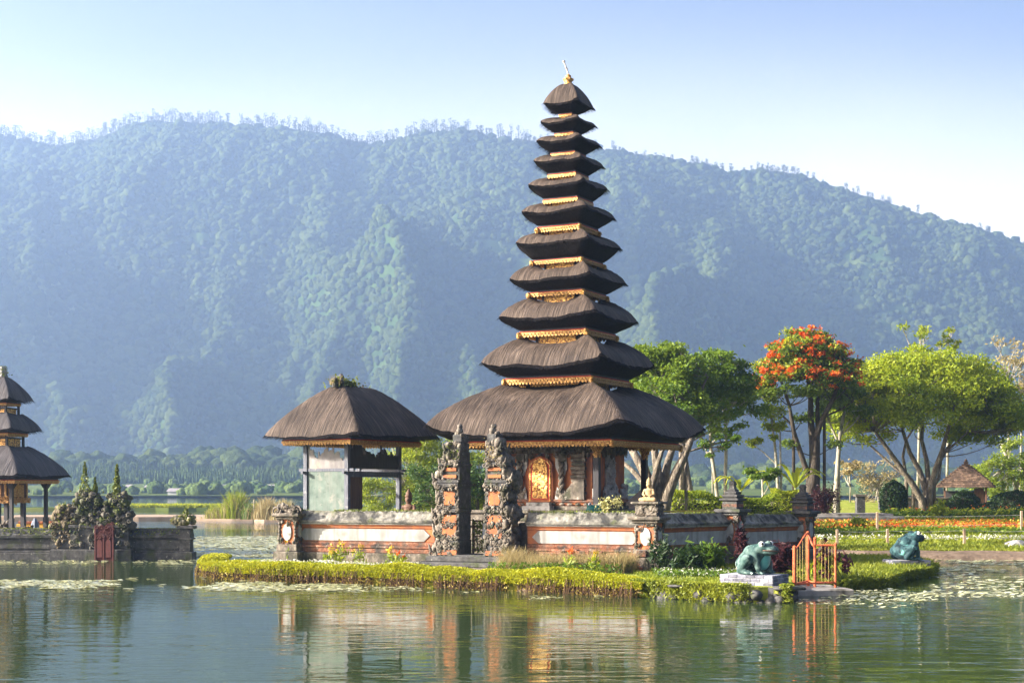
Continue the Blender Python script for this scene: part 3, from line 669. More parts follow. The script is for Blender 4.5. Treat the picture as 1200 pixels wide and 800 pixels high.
def frieze(parent, hx, hy, z1, h, step=.13, rich=True):
    """carved eave beam: dark strip, red strip, gold strip with hanging pointed fringe"""
    b = MB(); ring(b, hx*.985, hy*.985, .10, z1-h*.18, z1+.03, 0); ring(b, hx, hy, .12, z1-h*.34, z1-h*.18-.002, 1); ring(b, hx*1.012, hy*1.012, .14, z1-h*.70, z1-h*.34-.002, 2)
    o = b.build('frieze', [M['darkwood'], M['red'], M['gold']], parent)
    f = MB(); zt = z1-h*.70-.002; d = h*.30
    for k in range(4):
        L_ = hx if k%2==0 else hy; D = hy if k%2==0 else hx
        n = max(3,int(2*L_/step))
        for j in range(n):
            s = -L_+2*L_*(j+.5)/n; w_ = L_/n*.92
            def q(u, out, z): 
                a = {0:(u,-D-out),1:(D+out,u),2:(-u,D+out),3:(-D-out,-u)}[k]; return (a[0],a[1],z)
            v = [q(s-w_,.0,zt),q(s+w_,.0,zt),q(s+w_*.75,.0,zt-d*.55),q(s,.0,zt-d),q(s-w_*.75,.0,zt-d*.55)]
            v += [q(s-w_,-.05,zt),q(s+w_,-.05,zt),q(s+w_*.75,-.05,zt-d*.55),q(s,-.05,zt-d),q(s-w_*.75,-.05,zt-d*.55)]
            f.add(v, [(0,1,2,3,4),(9,8,7,6,5),(0,5,6,1),(1,6,7,2),(2,7,8,3),(3,8,9,4),(4,9,5,0)])
            if rich: f.blob(q(s,.025,zt+h*.14), (w_*.5,w_*.5,h*.11), 0, .15)
    f.build('fringe', M['gold'], o)
    if rich:
        for sx in (-1,1):
            for sy in (-1,1):
                c = MB()
                for q in range(5): c.blob((sx*(hx+.02), sy*(hy+.02), z1-h*.45-q*h*.13), (.10,.10,.07), 0, .3)
                c.build('corner_ornament', M['gold'], o)
    return o
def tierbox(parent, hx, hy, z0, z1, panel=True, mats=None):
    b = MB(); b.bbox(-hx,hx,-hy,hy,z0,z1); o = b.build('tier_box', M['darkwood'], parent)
    if panel:
        h = (z1-z0); p = MB(); fr = MB(); za, zb = z0+h*.12, z1-h*.16
        for k in range(4):
            L_ = (hx if k%2==0 else hy)*.80; D = hy if k%2==0 else hx
            def bb(mb, u0,u1,d0,d1,a,c):
                if k==0: mb.bbox(u0,u1,-D-d1,-D-d0,a,c)
                if k==1: mb.bbox(D+d0,D+d1,u0,u1,a,c)
                if k==2: mb.bbox(u0,u1,D+d0,D+d1,a,c)
                if k==3: mb.bbox(-D-d1,-D-d0,u0,u1,a,c)
            bb(p,-L_,L_,.002,.03,za,zb)
            t = .035
            bb(fr,-L_-t,L_+t,.002,.05,zb+.002,zb+t); bb(fr,-L_-t,L_+t,.002,.05,za-t,za-.002); bb(fr,-L_-t,-L_-.002,.002,.05,za,zb); bb(fr,L_+.002,L_+t,.002,.05,za,zb)
        g = p.build('carved_panel', M['gold_panel'], o); fr.build('panel_frame', M['gold'], o)
    return o
# ------------------------------------------------------------------ the eleven-tiered pagoda
TH = R(-28); MY = 57.0; MX = GX(666, MY)
pg = thing('tiered_pagoda', (MX,MY,.44), TH, 'tall pagoda with eleven stacked dark thatched roofs and gilded tiers on the walled island', 'pagoda')
def zz(py, Y=57.0): return CAMZ-(py-HOR)/FPX*Y-.44       # height above the base
T = [ # half width px span, tip y, thatch-bottom y (near corner), frieze bottom y, top y, frieze ratio
 (344,492,511.5,522,446,.79),(213,421,437,447,393,.70),(171.6,369,382,391,346,.67),(144.4,325,336.5,343.5,307,.64),(130,284,299,305.5,270,.65),
 (115,248,259.5,268,236,.63),(98.3,217,228,235,206,.61),(86,188.7,199,205.5,179,.57),(79,165.3,175,180.5,156.3,.54),(68.5,142.5,152.5,157.5,135,.48),(62.4,120.5,131,135,99,.37)]
tiers = []
for (wpx,yt,yb,yf,yn,fr) in T:
    a = wpx/79.1; f = a*fr; Yn = 57-1.35*f
    tiers.append(dict(a=a, f=f, zt=zz(yt), zb=zz(yb,Yn), zf=zz(yf,Yn), zn=zz(yn)))
NT = len(tiers)
for i, t in enumerate(tiers):
    up = tiers[i+1] if i < NT-1 else None
    nb = up['f']*.67 if up else .14
    nk = nb*1.28 if up else .17
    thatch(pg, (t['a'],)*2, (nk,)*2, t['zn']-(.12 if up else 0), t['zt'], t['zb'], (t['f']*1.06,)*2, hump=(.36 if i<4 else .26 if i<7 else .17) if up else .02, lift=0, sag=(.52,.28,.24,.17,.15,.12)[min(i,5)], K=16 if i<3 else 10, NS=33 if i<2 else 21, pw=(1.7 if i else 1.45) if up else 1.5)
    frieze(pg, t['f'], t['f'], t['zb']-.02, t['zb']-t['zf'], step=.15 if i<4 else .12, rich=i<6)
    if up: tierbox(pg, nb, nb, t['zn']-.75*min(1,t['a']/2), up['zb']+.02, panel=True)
# finial
fb = MB(); z = tiers[-1]['zn']-.06
fb.lathe((0,0,z), [(.16,0),(.20,.05),(.17,.10),(.13,.12),(.19,.20),(.21,.26),(.15,.30),(.10,.33),(.13,.38),(.09,.43),(.04,.46)], 14)
for k in range(8): fb.blob((.19*math.cos(k*.785),.19*math.sin(k*.785),z+.25),.045,0,.2)
fin = fb.build('finial', M['gold'], pg, True)
fb = MB(); fb.tube([(0,0,z+.44),(-.05,0,z+.62),(-.12,0,z+.80),(-.20,.0,z+.98)],[.03,.035,.03,.03],6); fb.blob((-.20,0,z+1.0),.065,0,.15); fb.blob((-.10,0,z+.72),(.06,.06,.05),0,.2); fb.tube([(-.06,0,z+.66),(.02,0,z+.74)],[.02,.008],5); fb.tube([(-.14,0,z+.84),(-.05,0,z+.90)],[.02,.008],5)
fb.build('finial_tip', M['stone_pale'], fin)
# plinth, body, columns
Z0 = zz(598,54)                      # floor of the shrine
b = MB()
b.bev(-3.4,3.4,-3.4,3.4,-.3,.75,.03); b.bev(-3.15,3.15,-3.15,3.15,.752,1.35,.04); b.bev(-3.3,3.3,-3.3,3.3,1.352,1.55,.03); b.bev(-2.9,2.9,-2.9,2.9,1.552,Z0-.13,.03); b.bev(-3.0,3.0,-3.0,3.0,Z0-.128,Z0,.03)
b.build('plinth', [M['stone']], pg)
zc = tiers[0]['zb']
bx0,bx1,by0,by1 = -2.35,1.85,-1.75,1.35
b = MB(); b.bbox(bx0,bx1,by0,by1,Z0+.42,zc-.1)
body = b.build('shrine_wall', M['orange'], pg)
b = MB()
b.bev(bx0-.14,bx1+.14,by0-.14,by1+.14,Z0,Z0+.16,.02,0); b.bev(bx0-.06,bx1+.06,by0-.06,by1+.06,Z0+.162,Z0+.30,.02,1); b.bev(bx0-.13,bx1+.13,by0-.13,by1+.13,Z0+.302,Z0+.42,.02,2)
for x in np.linspace(bx0+.2,bx1-.2,12): b.blob((x,by0-.12,Z0+.23),(.12,.05,.06),0,.2)
for y in np.linspace(by0+.2,by1-.2,9): b.blob((bx1+.12,y,Z0+.23),(.05,.12,.06),0,.2)
b.build('base_moulding', [M['stone'],M['orange'],M['brick']], body)
b = MB(); ztop = zc-.12
b.bev(bx0-.10,bx1+.10,by0-.10,by1+.10,ztop-.42,ztop,.03)                 # upper stone band
b.carve(bx0,bx1,ztop-.55,ztop-.05,by0-.10,90,.11); b.carve(by0,by1,ztop-.55,ztop-.05,bx1+.10,60,.11,ax='x')
b.build('cornice_carving', M['stone'], body, True)
zb_ = Z0+.42
def pilaster(x, w_, kind):
    q = MB(); y = by0-.06
    if kind == 'twist':
        q.bbox(x-w_/2,x+w_/2,y-.06,by0-.002,zb_,zb_+.28); q.bbox(x-w_/2,x+w_/2,y-.06,by0-.002,ztop-.75,ztop-.43)
        pts = [(x+.055*math.cos(t*14), y-.06+.045*math.sin(t*14), zb_+.28+t*(ztop-.75-zb_-.28)) for t in np.linspace(0,1,26)]; q.tube(pts,.075,7)
        pts = [(x-.055*math.cos(t*14), y-.06-.045*math.sin(t*14), zb_+.28+t*(ztop-.75-zb_-.28)) for t in np.linspace(0,1,26)]; q.tube(pts,.075,7)
        q.carve(x-w_*.8,x+w_*.8,zb_,zb_+.35,y-.05,14,.09)
    else:
        z = zb_; k = 0
        while z < ztop-.5:
            h = .16; q.bev(x-w_/2-(.03 if k%2 else 0),x+w_/2+(.03 if k%2 else 0),by0-.16,by0-.002,z,z+h-.01,.025); z += h; k += 1
        q.prism([(x-w_*1.1,zb_),(x+w_*.5,zb_),(x+w_*.5,zb_+.75),(x-w_*.2,zb_+.72),(x-w_*.8,zb_+.4)],by0-.20,by0-.161)
    q.build('pilaster', M['stone'], body)
pilaster(.60,.32,'twist'); pilaster(1.32,.56,'block'); pilaster(-1.2,.34,'twist')
# gilded door with stone scrolls round it
dx = -.30; b = MB(); zd = zb_-.10
arch = [(-.52,0),(.52,0),(.52,1.45),(.40,1.62),(.22,1.72),(0,1.78),(-.22,1.72),(-.40,1.62),(-.52,1.45)]
b.prism([(dx+x,zd+z*1.0) for x,z in arch], by0-.14, by0-.002)
door = b.build('door', M['orange'], body)
b = MB(); b.prism([(dx+x*.80,zd+.08+z*.93) for x,z in arch], by0-.17, by0-.142); b.build('door_frame', M['red'], door)
b = MB(); b.prism([(dx+x*.62,zd+.14+z*.86) for x,z in arch], by0-.20, by0-.172)
for i in range(60): 
    b.blob((dx+random.uniform(-.28,.28), by0-.20, zd+.2+random.random()*1.35),(.045,.02,.06),0,.3)
for s in (-1,1): b.tube([(dx+s*.43,by0-.165,zd+.03),(dx+s*.43,by0-.165,zd+1.42),(dx+s*.30,by0-.165,zd+1.56),(dx,by0-.165,zd+1.70)],.028,5)
b.build('door_leaf', M['gold_panel'], door)
for s in (-1,1):
    b = MB()
    b.prism([(dx+s*.60,zd+1.95),(dx+s*1.05,zd+1.95),(dx+s*1.12,zd+1.3),(dx+s*.98,zd+.98),(dx+s*.78,zd+1.02),(dx+s*.62,zd+1.35)][::s], by0-.07, by0-.002)
    b.prism([(dx+s*.60,zb_),(dx+s*.95,zb_),(dx+s*.95,zb_+.25),(dx+s*.70,zb_+.48)][::s], by0-.09, by0-.002)
    b.build('stone_wing', M['stone_pale'], body)
b = MB(); b.bbox(dx-.6,dx+.6,by0-.55,by0-.141,Z0,Z0+.16); b.bbox(dx-.5,dx+.5,by0-.38,by0-.142,Z0+.162,Z0+.30); b.build('door_step', M['stone_pale'], door)
# carved false door on the right face
b = MB(); yc = -.15
b.bbox(bx1+.002,bx1+.10,yc-.62,yc+.62,zb_+.02,zb_+.35); b.bbox(bx1+.002,bx1+.08,yc-.42,yc+.42,zb_+.352,ztop-.45)
b.carve(yc-.36,yc+.36,zb_+.3,ztop-.5,bx1+.09,110,.08,ax='x'); b.carve(yc-.75,yc+.75,zb_+.02,zb_+.5,bx1+.09,50,.12,ax='x')
b.bbox(bx1+.002,bx1+.07,by0+.0,by0+.45,zb_+.02,zb_+.42); b.bbox(bx1+.002,bx1+.07,by1-.45,by1,zb_+.02,zb_+.42)
b.carve(by1-.45,by1+.2,zb_,zb_+.6,bx1+.06,24,.12,ax='x')
b.build('carved_relief', M['stone_pale'], body, True)
for sx in (-1,1):
    for sy in (-1,1):
        c = 2.32; b = MB(); zt_ = zc-.30; zz0 = Z0+.25
        b.lathe((c*sx,c*sy,0), [(.11,zz0),(.11,zt_-.5),(.10,zt_-.2)], 4, 0, sq=True)
        col = b.build('column', M['darkwood'], pg)
        b = MB(); b.bev(c*sx-.18,c*sx+.18,c*sy-.18,c*sy+.18,Z0,Z0+.25,.03); b.build('column_base', M['stone'], col)
        b = MB(); b.lathe((c*sx,c*sy,zt_-.22), [(.13,-.22),(.16,-.10),(.15,0),(.24,.14),(.30,.22),(.30,.38)], 8)
        for q in range(9): b.blob((c*sx+random.uniform(-.2,.2),c*sy+random.uniform(-.2,.2),zt_-.1+random.uniform(-.1,.2)),.07,0,.3)
        b.build('column_capital', M['gold'], col)
b = MB(); b.bbox(-3.2,3.2,-3.2,3.2,zc-.10,zc-.04); b.build('ceiling_board', M['brownwood'], pg)
# ------------------------------------------------------------------ open pavilion with thatched roof
pv_Y = 55.3; pvx = GX(407,pv_Y)
nearp = Vector((pvx,pv_Y)); e1 = Vector((math.cos(TH),math.sin(TH))); e2 = Vector((-math.sin(TH),math.cos(TH)))
PW, PD = .98, 1.85            # half post spacing across and along
ctr = nearp-e1*PW+e2*PD
pv = thing('pavilion', (ctr.x,ctr.y,.44), TH, 'open pavilion with a plain hipped thatched roof and weathered grey posts', 'pavilion')
def pz(py, Y): return CAMZ-(py-HOR)/FPX*Y-.44
zf = pz(512,54.4); zt = pz(507,57); ztop_ = pz(453,57.5)
zfl = pz(600,55.3)
HX, HY = 2.38, 2.98; FX, FY = 1.62, 2.55
rf = thatch(pv, (HX,HY), (.16,1.0), ztop_, pz(506,56.5), pz(511,54.0), (FX*1.12,FY*1.08), hump=.03, lift=0, sag=.08, pw=1.32, K=18, NS=33)
frieze(pv, FX, FY, pz(511,54.0)-.02, .28, step=.14, rich=False)
b = MB()
cl = []
for i in range(300):
    u = rng.normal()*.5; cl.append((rng.normal()*.16, -.55+u*.9, ztop_-.02+abs(rng.normal())*.16-abs(u)*.08))
V, Q = leaf_quads(np.array(cl), .16, .09, .4)
np_mesh('roof_moss', V, Q, M['moss'], rf)
b.lathe((0,-.85,ztop_-.1), [(.16,0),(.2,.1),(.14,.2),(.19,.28),(.10,.36),(.12,.44),(.03,.56)], 9); b.lathe((0,-.30,ztop_-.1), [(.12,0),(.16,.1),(.1,.2),(.05,.28)], 9); b.lathe((.03,-1.3,ztop_-.1), [(.12,0),(.14,.12),(.09,.2),(.1,.3),(.02,.42)], 9)
for i in range(26): b.blob((rng.normal()*.08,-.7+rng.normal()*.45,ztop_+random.random()*.2),.07,0,.4)
b.build('ridge_ornament', M['stone_dark'], rf)
V, Q = blades(np.c_[rng.normal(size=60)*.08, -1.25+rng.normal(size=60)*.18, np.full(60,ztop_-.02)], rng.uniform(.2,.5,60), .02, .35)
np_mesh('roof_weeds', V, Q, M['leaf_dry'], rf)
zr = pz(550,55.3); zpt = pz(511,55.3)
b = MB(); b.bev(-1.7,1.7,-2.5,2.5,-.2,zfl-.15,.04); b.bev(-1.55,1.55,-2.35,2.35,zfl-.148,zfl,.03); b.build('platform', M['stone'], pv)
for sx in (-1,1):
    for sy in (-1,1):
        b = MB(); b.lathe((sx*PW,sy*PD,0), [(.085,zfl),(.085,zpt+.15)], 4, 0, sq=True); b.build('post', M['greywood'], pv)
b = MB()
for sy in (-1,1): b.bbox(-PW-.32,PW+.32,sy*PD-.05,sy*PD+.05,zr-.06,zr+.05)
for sx in (-1,1): b.bbox(sx*PW-.05,sx*PW+.05,-PD-.30,PD+.30,zr-.165,zr-.062)
b.bbox(PW-.05,PW+.05,-PD+.1,PD-.1,zr-.28,zr-.168)
b.build('rail', M['greywood'], pv)
def jag(u0, u1, z0, z1, lo, n=26):
    pts = [(u0,z0),(u1,z0)]; 
    h = 0
    for i in range(n+1):
        t = 1-i/n; h = lo+(z1-lo)*np.clip(.5+1.1*(vnoise(np.array([t*5+u0]),np.array([z0]),6)[0]-.5)+.35*(random.random()-.5)+.25*(.5-t),0,1)
        pts.append((u0+(u1-u0)*t, h)); 
        if i < n: pts.append((u0+(u1-u0)*(1-(i+.7)/n), h))
    return pts
b = MB(); b.prism([(-PW+.09,zfl+.02),(PW-.09,zfl+.02),(PW-.09,zr-.07),(-PW+.09,zr-.07)], -PD-.02, -PD+.015); b.build('green_panel', M['greenpanel'], pv)
b = MB(); b.prism(jag(-PW+.09,PW-.09,zr+.052,zpt-.02,zr+.35), -PD-.02, -PD+.02); b.build('torn_board', M['greypanel'], pv)
b = MB(); b.prism(jag(-PD+.1,PD-.1,zr+.052,zpt-.1,zr+.40,40), PW-.02, PW+.02, 0, 'x'); b.build('torn_board', M['darkwood'], pv)
b = MB(); b.bbox(PW-.03,PW+.0,-PD+.1,-PD+1.05,zfl+.02,zr-.17); b.build('side_board', M['brownwood'], pv)
b = MB(); b.prism(jag(-PW+.09,PW-.09,zr+.052,zpt,zr+.5), PD-.02, PD+.02); b.build('torn_board', M['darkwood'], pv)
b = MB(); b.bbox(-1.5,1.5,-2.4,2.4,zpt+.16,zpt+.20); b.build('ceiling_board', M['brownwood'], pv)
# ------------------------------------------------------------------ compound walls
CA = Vector((4.56,49.0)); CB = Vector((-8.2,53.8)); CC = Vector((11.4,56.0))
GZ0 = .44
def wall(name, a, b, label, za=0, zb=0, weeds=True, low=0, shade=1):
    """a..b along the outer face (seen from outside a is on the left); height grows from base .44"""
    d = (b-a); L_ = d.length; rz = math.atan2(d.y,d.x)
    t = thing(name, (a.x,a.y,GZ0), rz, label, 'wall', 'walls of the island compound')
    h0 = -.3; T_ = .55
    def strip(mb, y0, z0, z1, m=0, b_=.02, y1=T_): mb.bev(0,L_,y0,y1-y0*0,z0,z1,b_,m)
    q = MB(); strip(q,-.14,h0,.42,0,.03); q.build('plinth', M['stone'], t)
    q = MB(); strip(q,-.05,.422,.60); strip(q,-.10,.602,.70); strip(q,-.04,.702,.84); q.build('brick_courses', M['brick'], t)
    q = MB(); strip(q,0,.842,1.34,0,.01); strip(q,-.05,1.342,1.42); strip(q,-.09,1.422,1.47); q.build('rendered_body', M['orange'], t)
    q = MB(); e = .22
    q.prism([(.18,1.09),(.42,.87),(L_-.42,.87),(L_-.18,1.09),(L_-.42,1.31),(.42,1.31)], -.035, -.002); q.build('white_panel', M['plaster'], t)
    q = MB(); strip(q,-.14,1.472,1.54,0,.02); q.build('moulding', M['stone_pale'], t)
    q = MB()
    y0, y1 = -.20, T_+.14; n = max(4,int(L_/.4)); V = []; F = []
    prof = [(y0,1.542),(y0-.01,1.62),(y0+.12,1.70),(y0+.26,1.90),(y0+.33,1.98),(y1-.33,1.98),(y1-.26,1.90),(y1-.12,1.70),(y1,1.62),(y1,1.542)]
    for i in range(n+1):
        for (y,z) in prof: V.append((L_*i/n, y+random.uniform(-.012,.012), z+random.uniform(-.018,.018)*(z>1.6)))
    k = len(prof)
    for i in range(n):
        for j in range(k): F.append((i*k+j, i*k+(j+1)%k, (i+1)*k+(j+1)%k, (i+1)*k+j))
    F += [tuple(range(k)), tuple(reversed(range(n*k,n*k+k)))]
    F = [tuple(reversed(f)) for f in F]
    q.add(V,F); cp = q.build('coping', M['coping'], t)
    nn = int(L_*150); B_ = np.c_[rng.uniform(0,L_,nn), rng.uniform(-.02,T_-.05,nn), np.full(nn,1.95)]
    msk = vnoise(B_[:,0]*1.1, B_[:,1]*0, int(a.x*7)%50) > .36; B_ = B_[msk]
    V, Q = blades(B_, rng.uniform(.03,.14,len(B_)), .018, .4); lv, lq = leaf_quads(B_[::2]+[0,0,.03], .07, .04, .4)
    np_mesh('coping_weeds', *join((V,Q),(lv,lq)), M['moss'], cp)
    return t
def along(a, b, t): return a+(b-a)*t
dF = (CA-CB).normalized()
wl = wall('compound_wall', CB, CB+dF*5.75, 'orange and white wall left of the split gate, below the small pavilion')
wr = wall('compound_wall', CB+dF*9.35, CA, 'orange and white wall right of the split gate, below the gilded door')
CM = CA+(CC-CA)*.52
w3 = wall('compound_wall', CA, CM, 'shaded wall with white panel between the statue pillar and the middle stupa pillar')
w4 = wall('compound_wall', CM, CC, 'shaded wall with white panel right behind the big green frog')
for o, zo in ((w3,-.05),(w4,-.14)): o.location.z += zo
# rough brick footing with orange patch under the wall near the corner
b = MB(); rz = math.atan2(dF.y,dF.x)
for i in range(70):
    x = random.uniform(0,4.0); z = random.uniform(-.2,.5); b.bev(x,x+random.uniform(.2,.5),-.32-random.random()*.12,0,z,z+random.uniform(.1,.22),.02)
t = thing('brick_footing', ((CB+dF*9.5).x,(CB+dF*9.5).y,GZ0), rz, 'crumbling brick footing at the base of the wall right of the gate', 'footing'); b.build('rubble_brick', M['brick'], t)
# ------------------------------------------------------------------ pillars
def stupa(mb, z, s=1.0, m=0, tall=1.0):
    mb.lathe((0,0,z), [(.46*s,0),(.60*s,.07*s),(.60*s,.16*s),(.42*s,.20*s),(.50*s,.30*s),(.50*s,.38*s),(.34*s,.42*s),(.38*s,.50*s),(.38*s,.56*s),(.24*s,.60*s),(.27*s,.68*s),(.16*s,.74*s),(.15*s,.80*s*tall),(.19*s,.86*s*tall),(.14*s,.98*s*tall),(.06*s,1.02*s*tall)], 4, m, sq=True)
def pillar(name, x, y, rz, label, top='stupa', h=1.98, w_=.42, group='stone pillars of the compound wall'):
    t = thing(name, (x,y,GZ0), rz, label, 'pillar', group)
    b = MB(); b.bev(-w_-.12,w_+.12,-w_-.12,w_+.12,-.35,.45,.03); b.bev(-w_-.02,w_+.02,-w_-.02,w_+.02,.452,.72,.03); b.build('pillar_base', M['stone'], t)
    b = MB(); b.bbox(-w_+.06,w_-.06,-w_+.06,w_-.06,.722,h-.10); sh = b.build('shaft', M['orange'], t)
    b = MB()
    ov = [(math.cos(a)*.17, .5+.5*math.sin(a)) for a in np.linspace(0,2*math.pi,14)[:-1]]
    for k in (0,1,2,3):
        hh = h-.95
        for axis, y0, y1 in ((('y',-w_+.02,-w_+.058),('x',w_-.058,w_-.02),('y',w_-.058,w_-.02),('x',-w_+.02,-w_+.058))[k],):
            b.prism([(u*1.1,.85+z*hh*.80) for u,z in ov], y0, y1, 0, axis)
    b.build('oval_panel', M['stone_pale'], sh)
    b = MB()
    for sx in (-1,1):
        for sy in (-1,1):
            for q in range(7): b.blob((sx*(w_-.07),sy*(w_-.07),.75+q*(h-.85)/6),(.07,.07,.11),0,.3)
    b.carve(-w_,w_,.72,.95,-w_+.02,9,.09); b.carve(-w_,w_,.72,.95,w_-.02,9,.09,ax='x'); b.carve(-w_,w_,h-.35,h-.1,-w_+.02,9,.09); b.carve(-w_,w_,h-.35,h-.1,w_-.02,9,.09,ax='x')
    b.build('stone_carving', M['stone'], sh, True)
    b = MB(); b.bev(-w_-.05,w_+.05,-w_-.05,w_+.05,h-.098,h,.02); b.bev(-w_-.16,w_+.16,-w_-.16,w_+.16,h+.002,h+.13,.03)
    z = h+.132
    if top == 'stupa': b.bev(-w_*.8,w_*.8,-w_*.8,w_*.8,z,z+.28,.02); stupa(b, z+.282, .62, 0, 1.2)
    if top == 'block':
        b.bev(-w_*.9,w_*.9,-w_*.9,w_*.9,z,z+.42,.05); b.bev(-w_-.08,w_+.08,-w_-.08,w_+.08,z+.422,z+.5,.02); b.carve(-w_,w_,z,z+.5,-w_*.9,22,.12); b.carve(-w_,w_,z,z+.5,w_*.9,22,.12,ax='x')
    if top == 'volute':
        b.bev(-w_*.8,w_*.8,-w_*.8,w_*.8,z,z+.2,.04); b.carve(-w_-.1,w_+.1,z-.1,z+.3,-w_*.85,20,.15); b.carve(-w_-.1,w_+.1,z-.1,z+.25,w_*.85,16,.14,ax='x')
        for s in (-1,1): b.scroll((s*(w_+.02),-w_,z+.1),.2,'y',0,s)
    b.build('pillar_cap', M['stone_dark'] if top=='stupa' else M['stone'], t)
    if top == 'stupa':
        b = MB(); b.bev(-w_*.82,w_*.82,-w_*.82,w_*.82,z+.06,z+.20,.02); b.build('brick_band', M['brick'], t)
    return t
rzF = math.atan2(dF.y,dF.x)
dR = (CC-CA).normalized(); rzR = math.atan2(dR.y,dR.x)
p0 = CA+Vector((.18,.1)); pillar('wall_pillar', p0.x, p0.y, R(-26), 'corner pillar with white oval panels carrying the small pale figure', 'block', 1.72)
p1 = CM+Vector((.05,-.05)); pillar('wall_pillar', p1.x, p1.y, R(-35), 'stupa topped pillar in the middle of the shaded right wall', 'stupa', 1.92, .36)
p2 = CC+Vector((.05,0)); pillar('wall_pillar', p2.x, p2.y, R(-35), 'stupa topped pillar at the far right end of the compound wall', 'stupa', 1.80, .38)
p3 = CB+Vector((-.12,-.05)); pillar('wall_pillar', p3.x, p3.y, rzF, 'pillar with scroll carving at the left end of the wall beside the pavilion', 'volute', 1.75, .40)
def curve3(a, b): a, b = Vector(a), Vector(b); return [a, a.lerp(b,.5)+Vector(((b.x-a.x)*.25,0,-.03)), b]
# ------------------------------------------------------------------ split gate
def gate_half(t_along, hand, label):
    """hand=+1: right half (flat inner face on its left), wings to the right"""
    c = CB+dF*t_along
    g = thing('gate_tower', (c.x,c.y,GZ0), rzF, label, 'gate tower', 'two halves of the carved split gate')
    def X(a,b): return (a,b) if hand>0 else (-b,-a)
    D0, D1 = -.62, .72
    b = MB()
    def bl(x0,x1,y0,y1,z0,z1,bv=.03,mb=b): q = X(x0,x1); mb.bev(q[0],q[1],y0,y1,z0,z1,bv)
    # core: x=0 is the flat inner face
    bl(0,.98,D0,D1,-.3,.32); bl(0,.90,D0+.06,D1-.06,.322,1.0); core = None
    bl(0,.84,D0+.12,D1-.10,1.002,2.0); bl(0,.95,D0+.04,D1-.02,2.002,2.16); bl(0,.80,D0+.12,D1-.1,2.162,2.95); bl(0,.98,D0+.0,D1,2.952,3.10); bl(0,.90,D0+.06,D1-.06,3.102,3.22)
    bl(0,.72,D0+.16,D1-.14,3.222,3.75); bl(0,.86,D0+.06,D1-.04,3.752,3.87); bl(0,.62,D0+.2,D1-.18,3.872,4.3); bl(0,.50,D0+.26,D1-.24,4.302,4.62); bl(0,.36,D0+.34,D1-.30,4.622,4.92)
    b.build('tower_core', M['stone_dark'], g)
    for (x0_,x1_,ya,yb_,za,zb2) in ((.16,.62,.09,.118,2.3,2.8),(.1,.7,.08,.118,1.08,1.92),(.12,.66,.12,.158,3.30,3.42),(.12,.66,.12,.158,3.56,3.68),(.06,.85,.02,.058,.45,.62)):
        b = MB(); q = X(x0_,x1_); b.bbox(q[0],q[1],D0+ya,D0+yb_,za,zb2); b.build('orange_panel', M['orange'], g)
    b = MB()
    def cv(x0,x1,z0,z1,y,n,s,sc_=.2):
        q = X(x0,x1)
        for i in range(n):
            x = random.uniform(*q); z = random.uniform(z0,z1); r = s*random.uniform(.55,1.2)
            if random.random() < sc_: b.scroll((x,y,z), r, 'y', 0, random.choice((-1,1)), r*.34, 1.0)
            else: b.blob((x,y+.02,z), (r*random.uniform(.6,1.1),r*.55,r*random.uniform(.6,1.3)), 0, .3, 1 if r<.1 else 2)
    cv(0,.95,.40,.95,D0+.04,70,.10); cv(0,.88,1.0,1.20,D0+.08,30,.09); cv(.0,.16,1.2,2.0,D0+.1,18,.08); cv(.60,.86,1.2,2.0,D0+.1,24,.09); cv(.16,.60,1.45,1.68,D0+.07,22,.08); cv(.05,.7,1.05,1.95,D0+.09,26,.085); cv(.1,.66,2.25,2.85,D0+.10,16,.075); cv(.05,.7,3.25,3.7,D0+.13,12,.055)
    cv(0,.92,2.0,2.25,D0+.03,34,.08); cv(0,.16,2.2,2.9,D0+.1,14,.07); cv(.60,.82,2.2,2.95,D0+.1,20,.08); cv(0,.95,2.85,3.05,D0+.0,30,.07); cv(0,.72,3.22,3.28,D0+.14,10,.06); cv(0,.8,3.75,3.95,D0+.06,26,.08); cv(0,.62,3.9,4.35,D0+.19,40,.09); cv(0,.5,4.3,4.6,D0+.25,24,.09)
    # carved wings on the outer side: stacked flame lumps, widest at the foot
    for (z0,z1,xi,xo,n) in ((.3,1.05,.8,1.24,46),(1.05,1.65,.76,1.08,34),(1.65,2.3,.78,1.12,38),(2.3,2.95,.72,.94,30),(2.95,3.5,.8,1.10,34),(3.5,4.05,.62,.84,26),(4.05,4.6,.42,.64,20)):
        for i in range(n):
            u = random.random(); z = z0+(z1-z0)*random.random(); x = (xi+(xo-xi)*u*(1-.45*(z-z0)/(z1-z0)))*hand; r = random.uniform(.09,.17)
            b.blob((x,random.uniform(D0+.15,D1-.25),z),(r,r*1.1,r*1.25),0,.3,2)
        for y in (D0+.12,-.1,D1-.35): b.scroll(((xo-.10)*hand,y,z0+.2),.15,'y',0,hand,.055,1.1); b.tube(curve3(((xo-.12)*hand,y,z0+.25),((xo+.04)*hand,y,z0+.55)),[.07,.055,.02],6)
    for i in range(22): 
        x = random.uniform(.02,.34)*hand; b.blob((x,random.uniform(-.2,.2),4.75+random.random()*.25),.09,0,.3)
    b.blob((.16*hand,-.1,5.02),(.13,.13,.17),0,.3,2); b.blob((.17*hand,-.05,5.2),(.10,.10,.12),0,.3,2)
    b.build('stone_carving', M['stone'], g, True)
    n = 260; q = np.c_[rng.uniform(0,.8,n)*hand, rng.uniform(D0-.02,.3,n), np.zeros(n)]; q[:,2] = np.where(rng.random(n)<.5, 3.95+rng.normal(size=n)*.18, 4.35+rng.normal(size=n)*.2); q[:,0] *= np.where(q[:,2]>4.2,.6,1)
    np_mesh('lichen_tufts', *leaf_quads(q,.09,.05,.4), M['moss'] if hand<0 else M['leaf_dry'], g)
